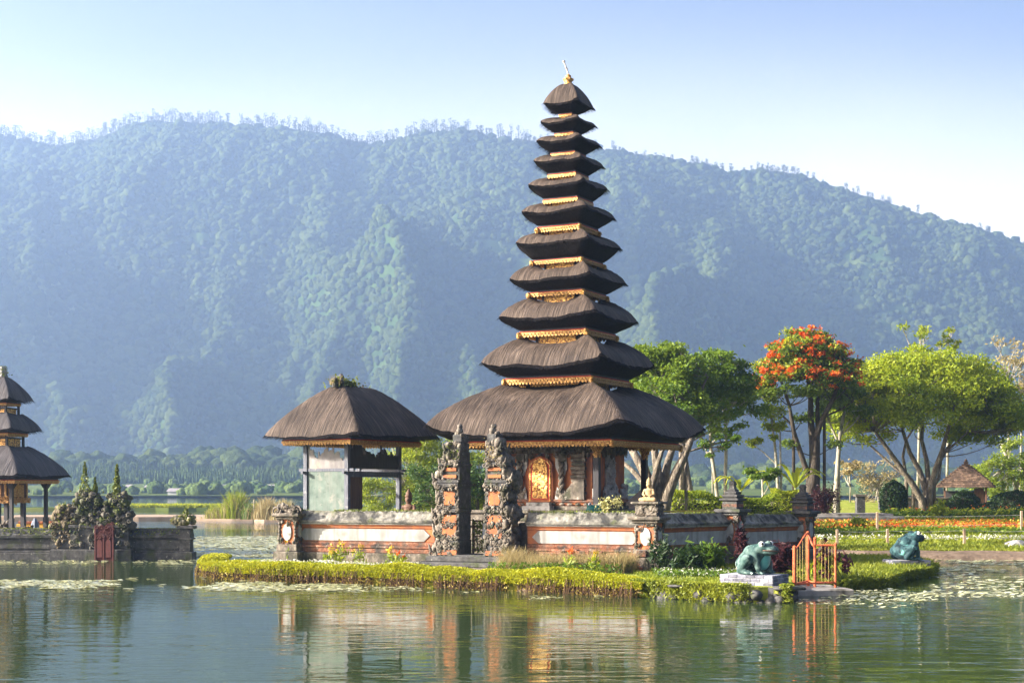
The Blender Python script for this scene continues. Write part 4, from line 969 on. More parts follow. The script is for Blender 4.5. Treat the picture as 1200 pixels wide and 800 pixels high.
    g.scale = (.92,1,.965)
    return g
gate_half(6.92, -1, 'left half of the carved split gate, dark flat side towards the opening')
gate_half(7.92, 1, 'right half of the carved split gate with grey scroll wings')
# steps
st = thing('stone_steps', ((CB+dF*7.4).x,(CB+dF*7.4).y,GZ0), rzF, 'low dark stone steps rising to the split gate', 'steps')
for k,(w_,d0,d1,z0,z1) in enumerate(((2.3,-2.25,-.3,-.25,.06),(1.75,-1.75,-.3,.062,.22),(1.45,-1.25,-.3,.222,.40),(.62,-.72,.8,.25,.44))):
    b = MB(); b.bev(-w_,w_ if k<3 else w_,d0,d1 if k<3 else d1,z0,z1,.025); b.build('step', M['stone_dark'] if k else M['stone'], st)
# little lattice gate between the towers
lg = thing('lattice_gate', ((CB+dF*7.42).x+.28,(CB+dF*7.42).y+.75,GZ0+.44), rzF, 'low vine covered lattice gate with white cloth in the gateway', 'gate')
b = MB()
for x in (-.48,.0,.48): b.bbox(x-.03,x+.03,-.03,.03,0,1.25+(.5 if x==0 else 0))
for z in (.1,.6,1.15): b.bbox(-.51,.51,-.018,.018,z,z+.05)
for x in np.linspace(-.42,.42,9): b.bbox(x-.01,x+.01,-.012,.012,.15,1.15)
b.build('gate_frame', M['brownwood'], lg)
n = 420; np_mesh('vine', *leaf_quads(np.c_[rng.uniform(-.5,.5,n),rng.normal(size=n)*.05,rng.uniform(.05,1.2,n)],.11,.07,.1), M['leaf_bright'], lg)
b = MB(); b.prism([(-.12,.55),(.10,.55),(.06,.85),(.04,1.1),(-.05,1.1),(-.07,.8)],-.09,-.05); b.build('white_cloth', plain('cloth',(.75,.75,.75)), lg)
# ------------------------------------------------------------------ left compound in the lake
LY = 64.8
lx0, lx1 = GX(-90,LY), GX(224,LY)
land('temple_islet_ground', [(-34,LY+.3),(lx1-.3,LY+.3),(lx1-4.5,78),(-34,78)], .55, M['soil'])
def lwall(x0, x1, label, y=LY):
    t = thing('stone_wall', (x0,y,0), 0, label, 'wall', 'dark stone walls of the left compound')
    L_ = x1-x0
    b = MB(); b.bev(0,L_,-.16,.6,-.6,.34,.03); b.bev(0,L_,-.06,.5,.342,.42,.02); b.build('plinth', M['stone_dark'], t)
    b = MB(); b.bev(0,L_,0,.45,.422,1.0,.02); 
    b.bev(.25,L_-.25,-.04,-.002,.50,.92,.02); b.build('wall_body', M['stone_dark'], t)
    b = MB(); n = max(4,int(L_/.35)); V = []; F = []
    prof = [(-.14,1.002),(-.16,1.12),(-.04,1.22),(.05,1.42),(.40,1.42),(.50,1.22),(.60,1.12),(.58,1.002)]; k = len(prof)
    for i in range(n+1):
        for (yy,z) in prof: V.append((L_*i/n,yy+random.uniform(-.015,.015),z+random.uniform(-.03,.03)*(z>1.05)))
    for i in range(n):
        for j in range(k): F.append((i*k+(j+1)%k, i*k+j, (i+1)*k+j, (i+1)*k+(j+1)%k))
    F += [tuple(reversed(range(k))), tuple(range(n*k,n*k+k))]
    b.add(V,F); cp = b.build('coping', M['stone_dark'], t)
    nn = int(L_*170); B_ = np.c_[rng.uniform(0,L_,nn), rng.uniform(-.16,.45,nn), np.zeros(nn)]; B_[:,2] = np.where(B_[:,1]<.05, 1.12+(B_[:,1]+.16)*1.4, 1.42)
    np_mesh('coping_moss', *leaf_quads(B_,.10,.06,.5), M['moss'], cp)
    return t
gx0, gx1 = GX(124,LY), GX(118,LY)
lwall(lx0, gx0, 'dark mossy stone wall in front of the three tiered shrine')
lwall(gx1+.3, lx1, 'dark mossy stone wall between the mossy gate and its pale end pillar')
# end pillar with mossy finial
t = thing('end_pillar', (GX(217,LY-.1),LY+.1,0), 0, 'short stone end pillar with yellowish mossy finial beside open water', 'pillar')
b = MB(); b.bev(-.42,.36,-.42,.5,-.6,.36,.03); b.bev(-.24,.24,-.3,.4,.362,1.40,.03); b.bev(-.30,.34,-.34,.4,.92,1.0,.02); b.bev(-.34,.40,-.38,.42,1.402,1.55,.03); b.build('pillar_shaft', M['stone_dark'], t)
b = MB()
for i in range(44): b.blob((random.uniform(-.62,.38),random.uniform(-.35,.3),1.60+random.random()*.34),.11,0,.3,2)
stupa(b, 1.7, .42, 0, 1.3); b.build('pillar_crown', mat('stone_mossy',[(.3,(.12,.10,.05)),(.55,(.28,.25,.16)),(.75,(.42,.39,.30))],scale=5,bump=.6,bdist=.04,blotch=((.15,.15,.03),3,.5,.62)), t, True)
n = 420; q = np.c_[rng.normal(size=n)*.16, rng.normal(size=n)*.16, 1.75+rng.random(n)*.62]; q[:,:2] *= (2.45-q[:,2:3])*1.6
np_mesh('moss_tufts', *leaf_quads(q,.10,.06,.4), M['moss'], t)
# mossy overgrown split gate
def mossy_tower(pxc, w_, h, label, tall, hue):
    x = GX(pxc,LY); t = thing('mossy_gate_tower', (x,LY-.15-(pxc%7)*.017,0), 0, label, 'gate tower', 'overgrown stone towers of the left gate')
    b = MB(); b.bev(-w_*.62,w_*.62,-.35,1.0,-.6,.5,.04); b.bev(-w_*.5,w_*.5,-.25,.9,.502,1.45,.04); b.bev(-w_*.56,w_*.56,-.32,.95,1.452,1.6,.03)
    b.bev(-w_*.44,w_*.44,-.2,.8,1.602,h*.62,.04); b.bev(-w_*.34,w_*.34,-.1,.7,h*.62+.002,h*.8,.04); b.bev(-w_*.2,w_*.2,0,.5,h*.8+.002,h*.92,.03); b.build('tower_core', M['stone_dark'], t)
    b = MB()
    b.carve(-w_*.5,w_*.5,.5,1.5,-.27,26,.13)
    for i in range(190):
        z = 1.5+(h-1.7)*random.random()**1.2; ww = w_*.62*(1-.55*((z-1.5)/(h-1.5))**1.3)
        b.blob((random.uniform(-ww,ww),random.uniform(-.30,.5),z),random.uniform(.09,.17),0,.25,2) if random.random()<.72 else b.scroll((random.uniform(-ww,ww),random.uniform(-.38,-.1),z),.11,'y',0,random.choice((-1,1)),.04,1.1)
    b.build('stone_carving', mat('stone_weathered',[(.3,(.04,.035,.028)),(.5,(.10,.09,.072)),(.72,(.17,.155,.125))],scale=5,bump=.7,bdist=.04,blotch=[((.06,.075,.02),2.2,.48,.62)]) if hue else mat('stone_ochre',[(.3,(.06,.045,.026)),(.55,(.13,.10,.06)),(.75,(.20,.165,.11))],scale=4,bump=.6,bdist=.04,blotch=((.12,.13,.04),2,.55,.68)), t, True)
    n = 160; z = 1.4+(h-1.4)*rng.random(n); q = np.c_[rng.normal(size=n)*.30*w_*(1.2-.6*z/h), rng.normal(size=n)*.2-.15, z]
    V, Q = leaf_quads(q,.11,.07,.3)
    if tall:
        m_ = 900
        for (ox,zz0,zz1,r0) in tall:
            z = zz0+(zz1-zz0)*rng.random(m_//len(tall)); k = len(z); a = rng.random(k)*6.28; r = .75*r0*(1-(z-zz0)/(zz1-zz0))**.8*(.6+.4*rng.random(k))*(1+.25*np.sin(z*14))
            V, Q = join((V,Q), leaf_quads(np.c_[ox+r*np.cos(a), .15+r*np.sin(a), z],.11,.06,.3))
    np_mesh('moss_and_ferns', V, Q, M['moss'], t)
    return t
mossy_tower(78, .95, 2.62, 'ochre stone wing with broken carvings, leftmost of the overgrown left gate', [], 0)
mossy_tower(104, 1.35, 3.3, 'grey overgrown gate tower with two dark fern spires, beside the red door', [(-.15,3.0,4.45,.34),(.32,2.7,3.75,.22)], 1)
mossy_tower(139, 1.15, 3.2, 'grey overgrown gate tower with one narrow fern spire, right of red door', [(-.05,2.9,4.35,.28)], 1)
# red lattice door
t = thing('red_door', (GX(122,LY-.8),LY-.8,0), 0, 'weathered red wooden door standing at the waterline of the mossy gate', 'door')
b = MB(); b.bbox(-.44,.44,0,.05,-.3,1.55); b.build('door_board', mat('red_old',[(.3,(.035,.012,.011)),(.6,(.10,.025,.022)),(.75,(.18,.08,.07))],scale=3,stretch=(5,5,.6)), t)
b = MB()
for x in (-.40,-.02,.02,.40): b.bbox(x-.03,x+.03,-.04,-.002,-.3,1.55) if x not in (.02,) else None
for x in (-.21,.19): b.prism([(x-.12,.15),(x+.12,.15),(x+.12,.85),(x,1.0),(x-.12,.85)],-.03,-.003)
for i in range(20): b.scroll((random.uniform(-.38,.38),-.03,random.uniform(1.05,1.65)),.10,'y',0,1,.02)
b.build('door_carving', plain('red_faded',(.12,.035,.03)), t)
# three tiered shrine
sY = 70.5; sx = GX(3,sY)
sp = thing('small_pagoda', (sx,sY,.55), R(-14), 'smaller three tiered thatched shrine cut by the left picture edge', 'pagoda')
def lz(py, Y=sY): return CAMZ-(py-HOR)/FPX*Y-.55
tl = [dict(a=2.42,zt=lz(553),zb=lz(560,68.3),zf=lz(566,68.3),zn=lz(522)), dict(a=1.40,zt=lz(500),zb=lz(505,69.2),zf=lz(510,69.2),zn=lz(484)), dict(a=1.08,zt=lz(465),zb=lz(470,69.5),zf=lz(474,69.5),zn=lz(441))]
for i,q in enumerate(tl):
    up = tl[i+1] if i<2 else None; nb = up['a']*.50 if up else .1; fr = (.80,.62,.58)[i]
    thatch(sp, (q['a'],)*2, (nb*1.25 if up else .16,)*2, q['zn'], q['zt'], q['zb'], (q['a']*fr*1.06,)*2, hump=.08 if up else .02, lift=0, sag=.12, K=12, NS=21, pw=1.3, mats=M['thatch_grey'])
    frieze(sp, q['a']*fr, q['a']*fr, q['zb']-.02, q['zb']-q['zf'], step=.13, rich=False)
    if up:
        z0, z1 = q['zn']-.3, up['zb']+.02
        b = MB(); b.bbox(-nb*.86,nb*.86,-nb*.86,nb*.86,z0,z1-.28); o = b.build('tier_box', M['gold_panel'], sp)
        b = MB()
        for u in (-1,1):
            for v in (-1,1): b.bbox(u*nb-.05,u*nb+.05,v*nb-.05,v*nb+.05,z0,z1)
        ring(b, nb*1.03, nb*1.03, .06, z1-.36, z1-.29); b.build('tier_post', M['darkwood'], o)
b = MB(); b.lathe((0,0,tl[2]['zn']-.1), [(.2,0),(.26,.1),(.2,.2),(.26,.32),(.18,.42),(.2,.52),(.1,.62)], 8); o = b.build('finial', M['stone_pale'], sp)
n = 160; np_mesh('finial_moss', *leaf_quads(np.c_[rng.normal(size=(n,2))*.16, tl[2]['zn']+rng.random(n)*.5],.11,.07,.3), M['moss'], o)
b = MB(); b.bev(-1.25,1.25,-1.25,1.25,-.3,.25,.03); b.bev(-.95,.95,-.95,.95,.252,.62,.03); b.bev(-1.05,1.05,-1.05,1.05,.622,.78,.03); b.carve(-1,1,.2,.8,-1.05,30,.14); b.carve(-1,1,.2,.8,1.05,24,.14,ax='x')
for i in range(24): b.blob((random.uniform(-1,1),-1.0,.85+random.random()*.2),.12,0,.3)
b.build('plinth', M['stone'], sp)
b = MB()
for u in (-1,1):
    for v in (-1,1): b.bbox(u*.7-.10,u*.7+.10,v*.7-.10,v*.7+.10,.782,lz(588)); 
b.build('body_post', M['darkwood'], sp)
b = MB(); b.bbox(-.85,.85,-.85,.85,lz(588)+.002,tl[0]['zb']-.02); o = b.build('shrine_cabinet', M['brownwood'], sp)
b = MB(); b.bbox(-.95,.95,-.95,.95,lz(589),lz(583)); b.carve(-.9,.9,lz(589),lz(582),-.96,26,.10); b.carve(-.9,.9,lz(589),lz(582),.96,26,.10,ax='x')
for x in (-.75,0,.75): b.bbox(x-.05,x+.05,-.9,-.852,lz(583),tl[0]['zb']-.05); b.bbox(.852,.9,x-.05,x+.05,lz(583),tl[0]['zb']-.05)
b.bbox(-.5,.5,-.88,-.853,lz(582),lz(568)); b.bbox(.853,.88,-.5,.5,lz(582),lz(568)); b.build('gilded_carving', M['gold'], o)
for u in (-1,1):
    for v in (-1,1):
        b = MB(); b.lathe((u*1.48,v*1.48,0), [(.075,.1),(.075,tl[0]['zb']-.05)], 4, 0, sq=True); b.box((u*1.48,v*1.48,1.0),(.2,.2,.5)); b.lathe((u*1.48,v*1.48,tl[0]['zb']-.5),[(.09,0),(.2,.25),(.2,.32)],4,0,sq=True); b.build('column', M['darkwood'], sp)
# low yellow painted wall and small grey stone behind the left compound wall
t = thing('yellow_wall', (GX(62,76),76,.5), 0, 'low yellow and orange cloth wrapped wall seen under the small shrine', 'wall')
b = MB(); b.bev(-1.9,1.75,-.15,.15,-.1,.86,.03); b.build('wall_body', plain('yellow_cloth',(.62,.36,.05)), t); b = MB(); 
for x in np.linspace(-1.8,1.6,16): b.bev(x,x+.17,-.2,.2,.862,1.0,.03)
b.build('brick_top', M['orange'], t)
t = thing('standing_stone', (GX(41,72),72,.5), 0, 'small grey standing stone beside the column of the small shrine', 'stone')
b = MB(); b.lathe((0,0,0),[(.26,0),(.25,.6),(.18,1.0),(.05,1.25)],7); b.blob((0,0,.6),(.2,.2,.5),0,.15); b.build('stone_slab', plain('blue_stone',(.22,.25,.32)), t)
# ------------------------------------------------------------------ frog statues
M['frog'] = mat('frog', [(.38,(.022,.052,.046)),(.5,(.06,.105,.095)),(.64,(.18,.255,.23))], scale=2.6, detail=4, rough=.7, bump=.35, spec=.25, streak=(.03,.075,.065), blotch=[((.012,.035,.035),4,.52,.58),((.42,.50,.46),4,.66,.74)])
M['frog_dark'] = mat('frog_dark', [(.38,(.012,.036,.042)),(.5,(.028,.066,.075)),(.66,(.08,.17,.165))], scale=3, detail=4, rough=.65, bump=.3, spec=.2, blotch=[((.004,.015,.02),5,.55,.62),((.16,.42,.36),3.5,.64,.70)])
M['frog_belly'] = mat('frog_belly', [(.3,(.05,.24,.22)),(.7,(.11,.36,.33))], scale=4, rough=.4, bump=.1, spec=.5)
M['black'] = plain('black', (.012,.012,.012), .4); M['white'] = plain('white', (.78,.76,.72), .4); M['pink'] = plain('pink', (.55,.08,.09), .5)
def remesh(o, v, it=6):
    r = o.modifiers.new('remesh','REMESH'); r.mode = 'VOXEL'; r.voxel_size = v; r.use_smooth_shade = True
    s = o.modifiers.new('smooth','SMOOTH'); s.iterations = it; s.factor = .5
def limb(mb, pts, rad, m=0, n=10):
    """chain of overlapping balls -> joins in the remesh"""
    for (p,r),(q,r2) in zip(zip(pts,rad),zip(pts[1:],rad[1:])):
        p, q = Vector(p), Vector(q); k = max(2,int((q-p).length/(min(r,r2)*.35)))
        for i in range(k+1): mb.blob(tuple(p.lerp(q,i/k)), r+(r2-r)*i/k, m, 0, 2)
def frog(loc, rz, label, body_mat, up, red):
    """sits on its haunches, faces local +x; up = how far the chest and head are raised"""
    t = thing('frog_statue', loc, rz, label, 'frog statue', 'frog statues sitting by the water')
    hd = Vector((.44, 0, .74+.06*up)); 
    b = MB()
    b.blob((-.10,0,.36),(.40,.40,.34),0,0,3); b.blob((.12,0,.52),(.36,.36,.34),0,0,3); b.blob((.02,0,.60),(.36,.33,.28),0,0,3)
    b.blob(hd-Vector((.14,0,.03)),(.34,.38,.21),0,0,3); b.blob(hd+Vector((.10,0,-.015)),(.24,.27,.13),0,0,3); b.blob(hd+Vector((.04,0,-.10)),(.27,.32,.09),0,0,3)
    for s in (-1,1):
        b.blob(hd+Vector((-.08,s*.22,.13)),(.12,.10,.11),0,0,2)           # eye mounds
        limb(b, [(-.22,s*.30,.30),(.06,s*.52,.44)],[.22,.17]); limb(b, [(.06,s*.52,.44),(-.20,s*.50,.10)],[.16,.10]); limb(b, [(-.20,s*.50,.09),(.10,s*.56,.06),(.26,s*.56,.045)],[.09,.075,.05])   # thigh, shank, foot
        for q in (-1,0,1): limb(b, [(.12,s*.56,.05),(.32,s*.56+q*.10,.035)],[.05,.032])
        limb(b, [(.20,s*.30,.58),(.30,s*.38,.30),(.36,s*.32,.06)],[.15,.105,.075])                              # arm
        for q in (-1,0,1): limb(b, [(.36,s*.32,.06),(.50,s*.32+q*.09,.035)],[.05,.03])
    body = b.build('body', body_mat, t); remesh(body, .022, 5)
    b = MB(); b.blob((.30,0,.44),(.205,.25,.33),0,0,3); b.blob((.36,0,.60),(.17,.24,.15),0,0,3); b.build('belly', M['frog_belly'], t, True)
    b = MB(); pts = []; rr = []
    for a in np.linspace(-1.9,1.9,25): pts.append((hd.x+.05+.30*math.cos(a)*(1 if abs(a)<1.57 else 1), .315*math.sin(a), hd.z-.065+.03*abs(math.sin(a)))); rr.append(.018)
    b.tube(pts, rr, 6); b.build('mouth', M['brownwood'] if red else M['black'], t, True)
    for s in (-1,1):
        e = hd+Vector((-.04,s*.27,.145)); b = MB(); b.blob(e,.080,0,0,3); ey = b.build('eye', M['white'], t, True)
        b = MB(); b.blob(e+Vector((.035,s*.048,.012)),.042,0,0,2); b.build('pupil', M['black'], ey, True)
    b = MB()
    for s in (-1,1): b.blob(hd+Vector((.31,s*.06,.04)),(.018,.02,.02),0,0,1)
    b.build('nostrils', M['black'], t)
    return t
def pedestal(loc, rz, w_, d_, h, label):
    t = thing('brick_pedestal', loc, rz, label, 'pedestal', 'pedestals of the frog statues')
    b = MB(); b.bbox(-w_+.01,w_-.01,-d_+.01,d_-.01,-.25,h-.01,0); b.build('mortar', plain('mortar',(.42,.42,.44)), t)
    b = MB(); rows = 4; rh = (h+.1)/rows
    for r in range(rows):
        z0 = -.1+r*rh; o = .0 if r%2 else .12
        for side in range(4):
            L_ = w_ if side%2==0 else d_; D = d_ if side%2==0 else w_; n = max(2,int(2*L_/.24)); st_ = 2*L_/n
            for i in range(n+1):
                u0 = max(-L_,-L_+i*st_-o); u1 = min(L_,-L_+(i+1)*st_-o)
                if u1-u0 < .05: continue
                if side==0: b.bev(u0+.008,u1-.008,-D-.012,-D+.08,z0+.008,z0+rh-.008,.008)
                if side==1: b.bev(D-.08,D+.012,u0+.008,u1-.008,z0+.008,z0+rh-.008,.008)
                if side==2: b.bev(u0+.008,u1-.008,D-.08,D+.012,z0+.008,z0+rh-.008,.008)
                if side==3: b.bev(-D-.012,-D+.08,u0+.008,u1-.008,z0+.008,z0+rh-.008,.008)
    b.build('bricks', M['ped'], t); return t
M['ped'] = mat('ped', [(.3,(.10,.10,.13)),(.6,(.24,.24,.29)),(.75,(.40,.40,.42))], scale=5, bump=.4, rand=(.5,1.3))
fY = 41.9; fx = GX(884,fY)
pedestal((fx,fY,.42), R(-32), .82, .62, .32, 'grey brick pedestal under the large pale green frog')
frog((fx,fY+.05,.74), R(-38), 'large pale green frog statue with turquoise belly and staring white eyes', M['frog'], 0, True)
f2Y = 53; f2x = GX(1062,f2Y)
pedestal((f2x,f2Y,.26), R(5), .72, .55, .34, 'dark low pedestal under the distant teal frog')
frog((f2x-.05,f2Y,.60), R(14), 'dark teal frog statue on the grassy spit, turned away to the right', M['frog_dark'], 1.6, False)
# small frog fountain head behind the wall
t = thing('frog_figure', (GX(697,52.6),52.6,2.02), R(-75), 'bright green frog figure peeping over the wall before the shrine column', 'frog figure')
b = MB(); b.blob((0,0,.28),(.34,.40,.30),0,0,3); b.blob((.05,0,.46),(.26,.34,.16),0,0,3)
for s in (-1,1): b.blob((.02,s*.22,.60),.10,0,0,2); limb(b,[(.2,s*.3,.3),(.32,s*.34,.03)],[.11,.07])
o = b.build('body', plain('frog_green',(.02,.16,.13),.35), t); remesh(o,.025,4)
b = MB(); b.blob((.2,0,.22),(.18,.24,.2),0,0,3); b.build('belly', plain('frog_teal',(.05,.55,.42),.4), t, True)
for s in (-1,1): b = MB(); b.blob((.08,s*.22,.64),.07,0,0,2); e_ = b.build('eye', M['white'], t, True); b = MB(); b.blob((.135,s*.22,.65),.035,0,0,2); b.build('pupil', M['black'], e_, True)
# plinth it stands on
t2 = thing('stone_plinth', (GX(697,52.6),52.6,.44), R(-28), 'stone block behind the wall under the bright green frog figure', 'plinth')
b = MB(); b.bev(-.5,.5,-.45,.45,-.2,1.575,.04); b.build('stone_block', M['stone'], t2)
# ------------------------------------------------------------------ figures
def seated(name, loc, rz, s, m, label, crown=True):
    t = thing(name, loc, rz, label, 'statue')
    b = MB(); b.blob((0,0,.14),(.30,.24,.14),0,0,2); b.blob((0,0,.36),(.17,.13,.22),0,0,2); b.blob((0,0,.52),(.20,.12,.11),0,0,2); b.blob((0,0,.62),.07,0,0,2); b.blob((0,-.01,.76),(.115,.12,.15),0,0,3)
    for q in (-1,1): limb(b,[(q*.19,0,.53),(q*.26,-.06,.34),(q*.12,-.20,.28)],[.065,.055,.045]); limb(b,[(q*.14,-.05,.14),(q*.32,-.18,.10),(q*.02,-.24,.09)],[.12,.10,.07]); b.blob((q*.115,0,.75),(.025,.03,.05),0,0,1)
    b.blob((0,-.125,.75),(.02,.03,.03),0,0,1)
    o = b.build('body', m, t); remesh(o,.02,3)
    if crown: b = MB(); b.lathe((0,0,.84),[(.12,0),(.13,.04),(.09,.09),(.10,.13),(.05,.19),(.02,.26)],10); b.build('crown', m, t, True)
    t.scale = (s,s,s); return t
M['statue_gold'] = mat('statue_gold',[(.3,(.22,.13,.055)),(.7,(.42,.31,.17))],scale=6,bump=.3)
seated('statue', (p0.x-.02,p0.y-.1,.44+2.34), R(-26), .78, M['statue_gold'], 'small pale gold seated figure on top of the corner pillar')
seated('statue', (GX(479,62),62,.44+1.30), R(-20), 1.35, M['brownwood'], 'brown seated guardian figure behind the wall, between pavilion and gate')
t = thing('stone_plinth', (GX(479,62),62,.44), R(-20), 'stone block behind the wall under the brown guardian figure', 'plinth'); b = MB(); b.bev(-.7,.7,-.55,.55,-.2,1.30,.04); b.build('stone_block', M['stone'], t)
# small orange offering cone and dark pot on the ledge behind the wall
t = thing('offering', (GX(620,51.4),51.4,2.02), 0, 'small cone shaped offering on the wall ledge right of the gate', 'offering'); b = MB(); b.lathe((0,0,0),[(.16,0),(.14,.06),(.10,.2),(.05,.36),(.015,.5)],10); b.build('cone', plain('cone',(.6,.36,.16)), t)
t3 = thing('stone_plinth', (GX(620,51.4),51.4,.44), rzF, 'stone block behind the wall under the cone shaped offering', 'plinth'); b = MB(); b.bev(-.3,.3,-.3,.3,-.2,1.575,.04); b.build('stone_block', M['stone'], t3)
# ------------------------------------------------------------------ orange metal gate by the water
M['rust'] = mat('rust', [(.3,(.34,.06,.02)),(.7,(.54,.14,.05))], scale=5, rough=.6, bump=.3, blotch=((.16,.05,.025),6,.54,.64))
gA, gB, gC, gD = P(931,692,43.2), P(947,690,44.6), P(955,690,44.0), P(979,692,43.9)
t = thing('metal_gate', (gA.x,gA.y,.25), 0, 'open orange painted metal gate with a curved top at the water edge', 'gate')
def lp(v, z): return (v.x-gA.x, v.y-gA.y, z)
for v, h in ((gA,1.22),(gB,1.62),(gC,1.45),(gD,1.28)):
    b = MB(); b.tube([lp(v,-.5),lp(v,h)],.055 if v in (gA,gB) else .042,8); b.blob(lp(v,h),.06,0,0,1); b.build('gate_post', M['rust'], t)
b = MB()
for (u,v,h0,h1,arc) in ((gA,gB,1.15,1.60,.0),(gB,gC,1.60,1.25,-.1),(gC,gD,1.25,1.25,0)):
    pts = []
    for i in range(13):
        q = i/12; s = q*q*(3-2*q); p_ = u.lerp(v,q); pts.append(lp(p_,h0+(h1-h0)*s+arc*math.sin(q*math.pi)))
    b.tube(pts,.035,6); b.build('gate_rail', M['rust'], t)
    b = MB(); b.tube([lp(u,.10),lp(v,.10)],.03,6); b.build('bottom_rail', M['rust'], t); b = MB()
b.tube([lp(gA,.10),lp(gD,.10)],.03,6)
b.build('bottom_rail', M['rust'], t)
b = MB()
for (u,v,n,h0,h1) in ((gA,gB,4,1.15,1.60),(gC,gD,5,1.25,1.25)):
    for i in range(1,n+1):
        q = i/(n+1); p_ = u.lerp(v,q); s = q*q*(3-2*q); b.tube([lp(p_,.1),lp(p_,h0+(h1-h0)*s)],.008,5)
for i in range(8): p_ = gC.lerp(gD,random.random()); b.scroll(lp(p_,1.25+.1*random.random()),.08,'y',0,1,.012)
b.build('gate_bars', mat('bars',[(.3,(.26,.17,.05)),(.7,(.40,.29,.11))],scale=5), t)
t = thing('concrete_landing', ((gA.x+gD.x)/2,44.4,0), R(8), 'flat concrete landing slab in the water under the orange gate', 'landing'); b = MB(); b.bev(-.85,.9,-1.4,1.2,-.6,.20,.04); b.build('slab', M['concrete'], t)
# ------------------------------------------------------------------ trees
def clump_leaves(cl, n_per, L_, W_, up=.35):
    """leaves fill flattened clumps, denser towards the upper shell"""
    A = []
    for (c, r, k) in cl:
        n = int(n_per*k); d = rng.normal(size=(n,3)); d /= np.linalg.norm(d,axis=1)[:,None]; q = rng.random((n,1))**.45
        q = q*(1+.40*rng.normal(size=(n,1))*(rng.random((n,1))<.4))
        A.append(np.array(c)+d*q*np.array(r))
    return leaf_quads(np.concatenate(A), L_, W_, up)
def curve(a, b, bow, k=6):
    a = np.array(a,float); b = np.array(b,float); t = np.linspace(0,1,k)[:,None]
    c = (a+b)/2+np.array(bow); return (1-t)**2*a+2*t*(1-t)*c+t**2*b
def tree(name, base, label, stems, clumps, leaf, bark, n_per=260, L_=.22, W_=.11, up=.35, group=None, twigs=True, cat='tree', tr=.03):
    """stems: [(points, radii)], local; every clump is reached by a branch from the nearest stem end"""
    t = thing(name, base, 0, label, cat, group)
    b = MB(); ends = []
    for pts, rad in stems:
        b.tube(pts, rad, 8); 
        for p_ in pts[len(pts)//2:]: ends.append(np.array(p_))
    if twigs:
        E = np.array(ends)
        for c, r, k in clumps:
            c = np.array(c); d = np.linalg.norm(E-c,axis=1)+(E[:,2]>c[2])*2.5; e = E[d.argmin()]
            pts = curve(e, c+np.array([0,0,-r[2]*.2]), (random.uniform(-.15,.15)*d.min(),random.uniform(-.15,.15)*d.min(),-.12*d.min()))
            b.tube(pts, list(np.linspace(tr*1.6,tr*.45,len(pts))), 5)
            for q in range(3):
                v = c+rng.normal(size=3)*np.array(r)*.6; b.tube(curve(pts[-2], v, (0,0,-.05)), list(np.linspace(tr*.6,.008,6)), 4)
    b.build('trunk', bark, t, True)
    V, Q = clump_leaves(clumps, n_per, L_, W_, up)
    np_mesh('crown', V, Q, leaf, t)
    return t
def dome(cx, cy, z0, R_, H_, n, rx, rz, flat=.5, shape=None, zmin=.0, ry=None):
    """clump centres over a domed crown"""
    out_ = []
    ry = ry or R_
    while len(out_) < n:
        x, y = rng.uniform(-1,1,2)
        if x*x+y*y > 1: continue
        h = math.sqrt(max(0,1-(x*x+y*y)))
        z = h*H_*(1-(1-flat)*rng.random()**1.5) if rng.random()<.8 else h*H_*rng.random()
        if z < zmin*H_: continue
        s = rng.uniform(.7,1.25)
        out_.append(((cx+x*R_, cy+y*ry, z0+z), (rx*s,rx*s,rz*s), s*s))
    return out_
def W(px, py, Y, base):   # picture point at depth Y -> local offset
    p_ = P(px,py,Y); return (p_.x-base[0], p_.y-base[1], p_.z-base[2])
def ground(X, Y): return GZ(X,Y)
# broad tree
Y = 100.; X = GX(1083,Y); bz = ground(X,Y); B_ = (X,Y,bz)
def st(pxs, dy=0, r0=.3, r1=.08, Yb=Y, Bb=B_, dl=None):
    pts = []; n = len(pxs)
    for i,(px,py) in enumerate(pxs): pts.append(W(px,py,Yb+dy*i/(n-1),Bb))
    rr = list(np.linspace(r0,r1,n))
    if pts[0][2] > -.1: pts = [(pts[0][0],pts[0][1],-.2)]+pts; rr = [r0*1.12]+rr
    return (pts, rr)
stems = [st([(1082,600),(1080,585),(1068,565),(1050,540),(1036,520),(1025,505)],-1.5,.30,.09), st([(1086,598),(1085,575),(1078,552),(1066,530),(1058,505),(1055,480)],1.5,.28,.08),
         st([(1088,598),(1090,575),(1096,550),(1104,528),(1112,500),(1118,475)],-1,.28,.08), st([(1084,598),(1088,565),(1086,540),(1080,515),(1082,485),(1085,460)],2,.24,.07),
         st([(1084,585),(1100,560),(1103,535),(1122,508),(1140,490)],2,.15,.06), st([(1062,558),(1058,535),(1062,515),(1075,495)],-1,.13,.05), st([(1070,565),(1045,545),(1018,520),(1005,500)],1,.12,.04), st([(1095,552),(1108,530),(1135,505),(1165,490)],-1.5,.11,.04)]
cl = []
